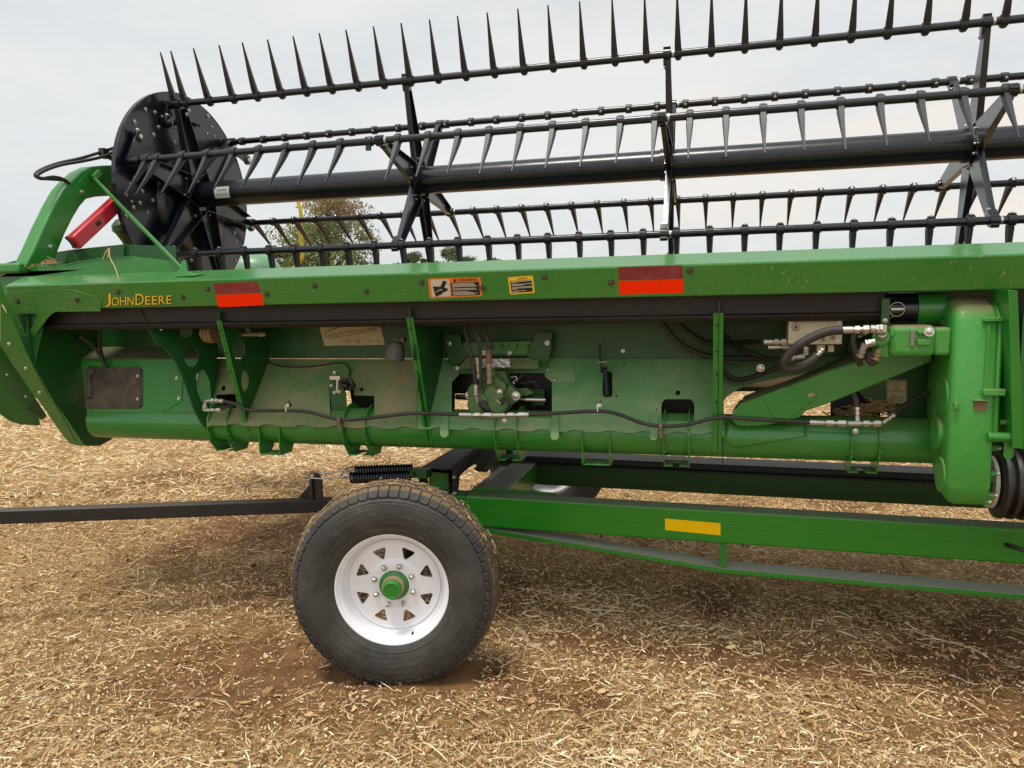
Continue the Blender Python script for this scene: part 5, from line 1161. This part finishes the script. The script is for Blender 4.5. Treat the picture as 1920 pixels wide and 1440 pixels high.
fitting([L(1640, 641, Yh), L(1622, 645, Yh), L(1612, 670, Yh+.02)], [.013, .011]); fitting([L(1648, 655, Yh+.03), L(1640, 676, Yh+.03)], .013, mat=pmat('tan_fitting', (.3, .23, .13), .5, metal=.5, dust=.3))
hose([L(1604, 622, Yh+.06), L(1600, 640, Yh+.06), L(1604, 660, Yh+.06), L(1614, 685, Yh+.07)], .010); hose([L(1632, 660, Yh+.04), L(1628, 672, Yh+.04), L(1634, 680, Yh+.04), L(1644, 676, Yh+.04)], .011)
# manifold block
MBq = [(1479, 599), (1581, 598), (1578, 646), (1477, 646)]
ma, mb_ = L(1478, 646, 2.93), L(1580, 599, 2.93)
mb = MB(); mb.box((ma.x, 2.93, ma.z), (mb_.x, 3.02, mb_.z)); mf = mb.build('valve_manifold', ALU, hd, bevel=.002)
mb = MB(); mb.box(L(1532, 660, 2.95), L(1547, 647, 2.95)+Vector((0, .03, 0))); mb.box(L(1553, 660, 2.95), L(1564, 647, 2.95)+Vector((0, .03, 0))); mb.build('manifold_lug', ALU, mf, bevel=.001)
for u, v, r in ((1492, 613, .013), (1561, 632, .009), (1543, 636, .007), (1515, 631, .007)):
    mb = MB(); mb.lathe([(0, r*1.2), (.002, r*1.2)], L(u, v, 2.93), (0, -1, 0), 20); mb.lathe([(.002, r), (.008, r)], L(u, v, 2.93), (0, -1, 0), 6); mb.lathe([(.008, r*.4), (.0085, r*.4)], L(u, v, 2.93), (0, -1, 0), 10, 1); mb.build('port_plug', [pmat('plug_steel', (.35, .3, .22), .4, metal=.8, dust=.3), DBLK], mf)
for u, v in ((1484, 603), (1574, 602), (1481, 641), (1571, 640)): bolt(mf, L(u, v, 2.93), (0, -1, 0), zme, .6)
fitting([L(1432, 641, 2.96), L(1477, 641, 2.96)], .0105); fitting([L(1440, 651, 2.97), L(1500, 650, 2.97)], .008)
fitting([L(1512, 650, 2.96), L(1511, 666, 2.96)], .011); fitting([L(1509, 668, 2.96), L(1466, 673, 2.96)], [.009]); 
# diagonal arm and its dark hollow
PD_ = YP(3.0)
mb = platepix([(1388, 757), (1420, 746), (1473, 727), (1544, 698), (1611, 677), (1680, 655), (1748, 652), (1748, 678), (1640, 722), (1552, 757), (1512, 770), (1500, 783), (1440, 797), (1402, 800), (1380, 797), (1372, 788), (1375, 775)], [], PD_, .10)
da = mb.build('feeder_brace', GTUBE, hd, bevel=.004, seg=2)
mb = platepix([(1428, 744), (1470, 726), (1525, 733), (1533, 738), (1531, 748), (1496, 772), (1480, 786), (1450, 783)], [rrect(1514, 737, 1529, 745, 3)], YP(2.996), .004); mb.build('brace_plate', GREEN, da, bevel=.001)
mb = MB(); platepix([(1514, 737), (1529, 736), (1530, 741), (1514, 746)], [], YP(2.999), .002, mb); mb.build('brace_slot', TAN, da)
mb = MB(); mb.tube([L(u, v, 2.998) for u, v in ((1390, 757), (1420, 746), (1473, 727), (1544, 698), (1611, 677))], .0012, 6, sub=1); mb.build('brace_edge_weld', GREEN, da)
fe = [(1388, 757), (1420, 746), (1473, 727), (1544, 698), (1611, 677), (1690, 655)]; be = [(1396, 742), (1424, 731), (1473, 715), (1538, 689), (1600, 660), (1640, 640)]
mb = MB(); A_ = [L(u, v, 3.001) for u, v in fe]; B_ = [L(u, v, 3.14) for u, v in be]; mb.add(A_+B_, [(i, i+1, i+7, i+6) for i in range(5)]); bt = mb.build('brace_top', LEDGE, da, smooth=False); sm2 = bt.modifiers.new('solid', 'SOLIDIFY'); sm2.thickness = .003
mb = MB(); vs = []; nx_, nk = 16, 10; xa_, xb_ = L(1360, 800, 3.04).x, L(1512, 800, 3.04).x
for i in range(nx_+1):
    t_ = i/nx_; a_lo = 205-38*t_-18*max(0, .12-t_)/.12; a_hi = 140
    for k in range(nk+1):
        a = R(a_hi+(a_lo-a_hi)*k/nk); rr2 = TR+.0045; vs.append((xa_+(xb_-xa_)*t_, TYc+rr2*math.cos(a), TZc-rr2*math.sin(a)*-1 if a < math.pi else TZc+rr2*math.sin(a)))
fs = [(i*(nk+1)+k, i*(nk+1)+k+1, (i+1)*(nk+1)+k+1, (i+1)*(nk+1)+k) for i in range(nx_) for k in range(nk)]
mb.add(vs, fs); sd_ = mb.build('brace_saddle', GTUBE, da); so2 = sd_.modifiers.new('solid', 'SOLIDIFY'); so2.thickness = .004; so2.offset = 0
# hoses behind the drive guard on the right
hose([L(1238, 600, 3.12), L(1270, 640, 3.14), L(1330, 668, 3.15), L(1420, 672, 3.12), L(1468, 674, 2.99)], .011); hose([L(1262, 600, 3.14), L(1310, 636, 3.16), L(1345, 645, 3.16), L(1400, 642, 3.1), L(1432, 641, 2.99)], .010)
hose([L(1356, 692, 3.14), L(1372, 708, 3.14), L(1395, 711, 3.13), L(1430, 700, 3.1), L(1468, 686, 3.05)], .010); hose([L(1340, 610, 3.17), L(1380, 650, 3.15), L(1430, 670, 3.1)], .010)
bolt(hd, L(1426, 690, 3.09), (0, -1, 0), zme, 1.4)
hose([L(1572, 598, 2.96), L(1600, 584, 2.94), L(1620, 586, 2.94), L(1628, 610, 2.94)], .004)
# --- centre: hydraulic pump hanging in its opening
mb = platepix([(836, 627), (862, 627), (866, 645), (880, 640), (1000, 640), (1004, 623), (1035, 623), (1033, 660), (1024, 683), (1003, 683), (990, 668), (880, 668), (858, 684), (842, 682), (837, 655)], [], YP(3.19), .006); pbk = mb.build('pump_bracket', GSHADE, hd, bevel=.0015)
mb = platepix([(868, 642), (996, 640), (988, 664), (878, 664)], [], YP(3.183), .004); mb.build('bracket_web', GDUST, pbk, bevel=.001)
for u, v in ((843, 644), (1026, 643), (955, 662), (907, 662), (857, 691)): bolt(pbk, L(u, v, 3.178), (0, -1, 0), zme, 1.0)
for u in (923, 941, 969, 989): MB().add([L(u, 646, 3.1815), L(u+4, 646, 3.1815), L(u+2, 652, 3.1815), L(u-3, 655, 3.1815)], [(0, 1, 2, 3)]).build('bracket_slot', DBLK, pbk)
mb = MB(); sa, sb2 = L(862, 690, 3.15), L(1012, 690, 3.15); mb.hexa([(sa.x, 3.13, sa.z), (sb2.x, 3.13, sa.z), (sb2.x, 3.134, sa.z), (sa.x, 3.134, sa.z), (sa.x+.02, 3.17, sa.z+.035), (sb2.x-.01, 3.17, sa.z+.035), (sb2.x-.01, 3.174, sa.z+.035), (sa.x+.02, 3.174, sa.z+.035)]); mb.build('pump_shelf', GSHEET, hd)
mb = MB(); g_ = random.Random(3); V = []
for j in range(5):
    for i in range(14): q = L(903+i*4.1, 673+j*4+g_.uniform(-1, 1), 3.12+g_.uniform(-.006, .006)); V.append(q)
mb.add(V, [(j*14+i, j*14+i+1, j*14+i+15, j*14+i+14) for j in range(4) for i in range(13)]); mb.build('foil_wrap', pmat('foil', (.7, .7, .72), .3, metal=.6), hd, smooth=False)
Yp = 3.10
mb = MB()
def disc_(u, v, r, y0, y1, mi=0, n=28): mb.lathe([(0, r), (y0-y1-.006 if False else (y1-y0)-.004, r), ((y1-y0), r-.005)], L(u, v, y1), (0, -1, 0), n, mi)
for u, v, r, ya, yb in ((930, 740, .068, 3.05, 3.2), (912, 752, .050, 3.03, 3.15), (944, 752, .044, 3.02, 3.12), (940, 716, .040, 3.06, 3.2), (930, 700, .034, 3.07, 3.2), (905, 730, .036, 3.04, 3.15), (950, 722, .030, 3.06, 3.18), (925, 735, .030, 3.03, 3.08)):
    mb.lathe([(0, r), (yb-ya-.006, r), (yb-ya, r-.008)], L(u, v, yb), (0, -1, 0), 26)
mb.prism([L(868, 740, 3.08), L(885, 728, 3.08), L(905, 735, 3.08), (L(905, 755, 3.08)), L(885, 750, 3.08)], (0, .03, 0)); mb.prism([L(955, 722, 3.07), L(978, 740, 3.07), L(970, 752, 3.07), L(950, 765, 3.07), L(945, 740, 3.07)], (0, .04, 0))
mb.prism([L(965, 730, 3.12), L(985, 728, 3.12), L(1000, 737, 3.12), L(990, 742, 3.12), L(965, 745, 3.12)], (0, .03, 0)); mb.prism([L(888, 746, 3.06), L(910, 746, 3.06), L(915, 768, 3.06), L(896, 770, 3.06), L(886, 762, 3.06)], (0, .06, 0))
mb.prism([L(905, 696, 3.11), L(945, 696, 3.11), L(960, 730, 3.11), L(900, 730, 3.11)], (0, .05, 0)); mb.prism([L(897, 722, 3.05), L(925, 720, 3.05), L(926, 733, 3.05), L(898, 735, 3.05)], (0, .08, 0))
pump = mb.build('hydraulic_pump', GCASTD, hd, bevel=.003, seg=2)
for u, v, s_ in ((879, 741, 1.5), (967.5, 742, 1.8), (937, 735, 1.2)): bolt(pump, L(u, v, 3.065 if s_ < 1.7 else 3.06) if s_ != 1.2 else L(u, v, 3.035), (0, -1, 0), zme, s_)
mb = MB(); mb.prism([L(933, 752, 3.012), L(945, 743, 3.012), L(952, 751, 3.012), L(940, 761, 3.012)], (0, .003, 0)); mb.prism([L(930, 750, 3.011), L(932, 749, 3.011), L(939, 756, 3.011), L(938, 757.5, 3.011)], (0, .003, 0), 1); mb.build('name_plate', [DBLK, STEEL], pump, smooth=False)
mb = MB(); mb.cyl(L(986, 749, 3.12), L(1023, 750, 3.12), .009, n=16); mb.cyl(L(976, 748, 3.12), L(986, 749, 3.12), .006, n=12); mb.build('pump_shaft', STEEL, hd)
mb = MB(); mb.cyl(L(855, 744, 3.2), L(880, 745, 3.2), .012, n=16); mb.build('pump_shaft', BLACKD, hd)
mb = MB(); mb.tube([L(905, 755, 3.04), L(912, 765, 3.03), L(925, 775, 3.05)], .020, 10); mb.build('pump_gaiter', BLACKD, pump)
for pts, r in (([(868, 606), (875, 630), (883, 665), (889, 700), (892, 722)], .0085), ([(882, 606), (892, 630), (900, 655), (902, 685), (901, 710), (900, 732)], .006), ([(904, 606), (911, 628), (916, 645), (917, 660)], .0095), ([(888, 606), (898, 640), (902, 670)], .006), ([(880, 604), (896, 625), (903, 650)], .007)):
    hose([L(u, v, 3.02+(.0)) for u, v in pts], r)
fitting([L(892, 721, 3.02), L(893, 742, 3.02), L(896, 756, 3.03)], [.010, .009]); fitting([L(895, 670, 3.03), L(899, 712, 3.03)], .010, mat=pmat('dusty_fitting', (.42, .36, .26), .45, metal=.6, dust=.3)); fitting([L(917, 680, 3.02), L(918, 720, 3.04)], .0115, mat=MATS['dusty_fitting'])
mb = MB(); mb.cyl(L(916, 656, 3.02), L(917, 682, 3.02), .0125, n=16); mb.build('hose_sleeve', pmat('rusty_sleeve', (.16, .07, .035), .7, dust=.2), hd)
mb = MB()
mb.tube([L(953, 703, 3.13), L(975, 718, 3.12), L(1000, 716, 3.12), L(1012, 728, 3.13)], .0025, 6); mb.tube([L(1000, 716, 3.12), L(1008, 728, 3.12), L(1013, 738, 3.12)], .002, 6); mb.tube([L(968, 716, 3.1), L(980, 704, 3.1), L(986, 708, 3.12), L(1000, 705, 3.14)], .004, 6); mb.build('wiring', BLACKD, hd)
mb = MB(); mb.tube([L(958, 708, 3.1), L(966, 706, 3.1), L(969, 712, 3.1), L(962, 716, 3.1), L(965, 720, 3.1)], .003, 6); mb.build('wire_clip', STEELW, hd)
mb = MB(); mb.box(L(998, 760, 3.22), L(1020, 730, 3.22)+Vector((0, .02, 0))); mb.build('dark_backing', GSHADE, hd)
# --- long hydraulic line along the tube
Yl = 2.985
ln1 = [(418, 752), (440, 757), (462, 768), (500, 770), (540, 770), (580, 773), (640, 787), (700, 783), (760, 776), (800, 775), (865, 778)]
ln2 = [(985, 778), (1040, 775), (1123, 771), (1160, 777), (1200, 792), (1238, 799), (1290, 796), (1345, 783), (1400, 785), (1480, 790), (1522, 792)]
Yof = lambda u: Yl if not (380 < u < 430) else Yl
hose([L(u, v, Yl) for u, v in ln1], .0074); hose([L(u, v, Yl) for u, v in ln2], .0074)
fitting([L(862, 778, Yl), L(925, 779, Yl), L(988, 778, Yl)], [.0105, .0105]); mb = MB(); mb.lathe([(0, .0115), (.040, .0115)], L(862, 778, Yl), (1, 0, .0), 16); mb.lathe([(0, .0115), (.045, .0115)], L(992, 778, Yl), (-1, 0, 0), 16); mb.build('hose_ferrule', STEELW, hd)
fitting([L(1518, 792, Yl), L(1590, 794, Yl), L(1655, 794, Yl)], [.0105, .0105]); fitting([L(1608, 790, Yl), L(1607, 762, Yl+.01)], .009); hose([L(1607, 764, Yl+.01), L(1606, 752, Yl+.02), L(1601, 738, Yl+.03)], .011)
fitting([L(1656, 793, Yl), L(1678, 776, Yl)], .008); hose([L(1676, 777, Yl), L(1690, 765, Yl+.02), L(1708, 753, Yl+.04), L(1740, 733, Yl+.06)], .010)
fitting([L(420, 752, Yl), L(396, 751, Yl)], .010); fitting([L(384, 758, Yl), L(385, 770, Yl)], .011); fitting([L(384, 769, Yl), L(414, 769, Yl-.004)], .008); hose([L(396, 751, Yl), L(387, 752, Yl), L(384, 760, Yl)], .007, mat=STEELW, name='hose_elbow'); hose([L(412, 768, Yl), L(425, 762, Yl+.02), L(438, 758, Yl+.03)], .008)
for u, v in ((540, 766), (1124, 766)):
    mb = MB(); mb.tube([L(u-3, v+6, Yl-.011), L(u-4, v-4, Yl-.005), L(u, v-10, Yl+.01), L(u+3, v-14, Yl+.03)], .0035, 6); mb.hexbolt(L(u, v-6, Yl-.005), (0, -1, .2), .006, .006, 0); mb.build('pipe_clip', STEEL, hd)
for u, v in ((637, 788), (1239, 799)):
    mb = MB(); c_ = L(u, v, Yl); mb.lathe([(-.006, .0108), (-.006, .0155), (.006, .0155), (.006, .0108)], c_, (1, 0, 0), 20); mb.box(c_+Vector((-.006, 0, -.045)), c_+Vector((.006, .02, -.013))); mb.build('hose_clamp', pmat('clip_dusty', (.1, .075, .05), .6, dust=.4), hd)
for u, v in ((946, 782), (1604, 801)): bolt(hd, L(u, v+7, 2.995), (0, -1, 0), zme, 1.0)
# --- small fittings on the sheets
q = L(748, 640, 3.0); mb = MB(); mb.lathe([(0, .012), (.005, .024), (.02, .034), (.045, .040), (.07, .041), (.085, .039), (.088, .030)], L(744, 638, 3.02), (-.12, -.1, -1), 28); bo = mb.build('beacon_boot', BOOT, hd, ang=50)
mb = MB(); mb.box(L(738, 641, 3.0), L(757, 633, 3.0)+Vector((0, .03, 0))); mb.hexbolt(L(745, 637, 2.995), (0, -1, .3), .006, .006); mb.build('boot_clamp', BOLTD, bo, bevel=.003)
mb = MB(); mb.tube([onplane(u, v, (PLO[0]+Vector((0, -.01, 0)), PLO[1])) for u, v in ((486, 672), (500, 678), (521, 685), (560, 688), (600, 685), (630, 680), (648, 683), (656, 694), (655, 710))], .0035, 8); mb.build('wiring', pmat('brown_loom', (.05, .022, .015), .6), hd)
mb = platepix([(617, 716), (616, 706), (622, 695), (628, 697), (637, 703), (637, 712), (640, 720), (648, 735), (650, 755), (649, 775), (622, 776)], [], YP(3.08), .004); sbk = mb.build('sensor_bracket', GSHADE, hd, bevel=.001)
mb = MB(); mb.box(L(618, 712, 3.05), L(637, 705, 3.05)+Vector((0, .03, 0))); mb.cyl(L(633, 712, 3.04), L(632, 736, 3.04), .006, n=12); mb.hexbolt(L(627, 736, 3.04), (0, -1, 0), .006, .006); mb.hexbolt(L(636, 735, 3.04), (0, -1, 0), .006, .006); mb.hexbolt(L(621, 723, 3.06), (0, -1, 0), .006, .006); mb.hexbolt(L(627, 699, 3.06), (0, -1, 0), .006, .006); mb.build('sensor_stem', STEEL, sbk, bevel=.001)
mb = MB(); mb.tube([L(640, 718, 3.06), L(646, 712, 3.05), L(652, 716, 3.06), L(656, 708, 3.07)], .009, 8); mb.tube([L(655, 712, 3.07), L(660, 718, 3.07), L(662, 726, 3.08), L(650, 728, 3.08)], .012, 8); mb.tube([L(640, 722, 3.06), L(650, 725, 3.06)], .008, 8); mb.build('sensor_body', BLACKD, sbk)
mb = MB(); mb.prism([L(1122, 647, 3.19), L(1127, 645, 3.19), L(1129, 690, 3.16), L(1136, 690, 3.14), L(1137, 700, 3.14), L(1126, 699, 3.16)], (0, .006, 0)); mb.cyl(L(1121, 679, 3.15), L(1139, 679, 3.15), .003, n=8, mi=1); mb.lathe([(0, .005), (.008, .005)], L(1121, 679, 3.15), (1, 0, 0), 6, 1); mb.lathe([(0, .005), (.008, .005)], L(1134, 679, 3.15), (1, 0, 0), 6, 1); lv = mb.build('latch_lever', [BLACKD, STEELW], hd)
mb = MB(); a = L(1134, 688, 3.14); b = L(1138, 742, 3.10); D = b-a; M = basis(D); mb.tube([a+D*(k/(18*9))+M@Vector((.009*math.cos(k*.698), .009*math.sin(k*.698), 0)) for k in range(18*9)], .0022, 5, sub=1); mb.build('return_spring', BLACK, lv)
bolt(hd, L(1168, 658, 3.248), (0, -1, 0), zme, .8)
# instruction plate
mb = MB(); PI_ = YP(3.246); platepix([(596, 605), (712, 605), (722, 646.5), (609, 648.5)], [], PI_, .001, mb, 0); PJ = YP(3.2452)
g_ = random.Random(9)
def il(p, q, w=.9): 
    dx, dy = q[0]-p[0], q[1]-p[1]; l = math.hypot(dx, dy) or 1; nx, ny = -dy/l*w/2, dx/l*w/2
    platepix([(p[0]+nx, p[1]+ny), (q[0]+nx, q[1]+ny), (q[0]-nx, q[1]-ny), (p[0]-nx, p[1]-ny)], [], PJ, .0004, mb, 1)
for p, q in (((608, 624), (640, 612)), ((640, 612), (700, 609)), ((610, 632), (650, 622)), ((650, 622), (706, 614)), ((608, 624), (610, 632)), ((615, 635), (660, 627)), ((660, 627), (705, 618)), ((612, 620), (645, 610)), ((706, 614), (704, 620))): il(p, q)
for k in range(34): x = 612+k*2.7; y = 630-.13*(x-612)+g_.uniform(-2, 2); il((x, y), (x+g_.uniform(-2, 3), y+g_.uniform(-4, 4)), .8)
for x0, n in ((644, 6), (664, 6), (690, 4), (706, 3)):
    for k in range(n): il((x0+k*2.6, 638+g_.uniform(-2, 4)), (x0+k*2.6+2, 640+g_.uniform(-3, 4)), 1.)
mb.build('instruction_plate', [DTAN, DINK], up, smooth=False)
# drain fittings under the guard, near the second rib
fitting([L(432, 603, 3.05), L(446, 622, 3.05)], .008, mat=MATS['dusty_fitting']); fitting([L(452, 603, 3.05), L(468, 622, 3.05)], .008, mat=MATS['dusty_fitting']); fitting([L(446, 627, 3.04), L(498, 627, 3.04)], .009, mat=MATS['dusty_fitting'])
hose([L(372, 700, 3.05), L(368, 715, 3.05), L(364, 740, 3.04)], .007, mat=STEELW, name='hose_fitting')
mb = MB(); mb.cyl(L(1355, 820, 3.03), L(1355, 872, 3.03), .0018, n=6); mb.build('hanging_wire', DBLK, hd)
# --- dry plant litter caught on the machine
FRAME = Matrix.Identity(4)
def clump(name, pts, n, spread, lmin, lmax, label, seed, thick=.0022):
    g_ = random.Random(seed); mb = MB()
    for k in range(n):
        c = Vector(g_.choice(pts))+Vector((g_.gauss(0, spread), g_.gauss(0, spread*.5), abs(g_.gauss(0, spread*.35)))); a = g_.uniform(-.6, .6)+g_.choice((0, math.pi)); e = g_.gauss(0, .3); l = g_.uniform(lmin, lmax)
        d = Vector((math.cos(a)*math.cos(e), math.sin(a)*.6, math.sin(e))); m = Vector((g_.gauss(0, .1), g_.gauss(0, .1), g_.gauss(0, .12)))*l
        mb.tube([c-d*l/2, c+m, c+d*l/2], lambda t_: thick*(1-.5*t_), 5, sub=3)
    me = mb.mesh(name); at = me.attributes.new('tone', 'FLOAT', 'POINT'); gg = np.random.default_rng(seed); at.data.foreach_set('value', np.clip(gg.normal(.40, .03, len(me.vertices)), 0, 1).astype(np.float32))
    o = finish(me, name, None, sm, ang=60); tag(o, label, 'straw'); return o
clump('straw_wisp', [P(u, v, 3.0) for u, v in ((30, 507), (45, 504), (60, 500), (75, 497), (90, 494), (98, 492))], 38, .014, .02, .08, 'dry straw caught at the foot of the green arched arm, left end', 1, .0016)
clump('plant_litter', [P(u, v, 3.2) for u, v in ((1600, 777), (1625, 770), (1645, 768), (1590, 782), (1655, 762))], 70, .02, .05, .16, 'brown stalks packed in the gap behind the diagonal green brace', 2, .003)
mb = MB(); mb.tube([P(204, 465, 3.0), P(207, 485, 2.95), P(215, 500, 2.9), P(222, 520, 2.86)], .0016, 5); mb.tube([P(193, 486, 3.01), P(198, 474, 3.0), P(205, 467, 3.0), P(202, 482, 3.0)], .003, 5); me = mb.mesh('bent_stalk'); at = me.attributes.new('tone', 'FLOAT', 'POINT'); at.data.foreach_set('value', np.full(len(me.vertices), .62, np.float32)); tag(finish(me, 'bent_stalk', None, sm), 'single bent dry stalk draped over the green side wall left of the stay rod', 'stalk')
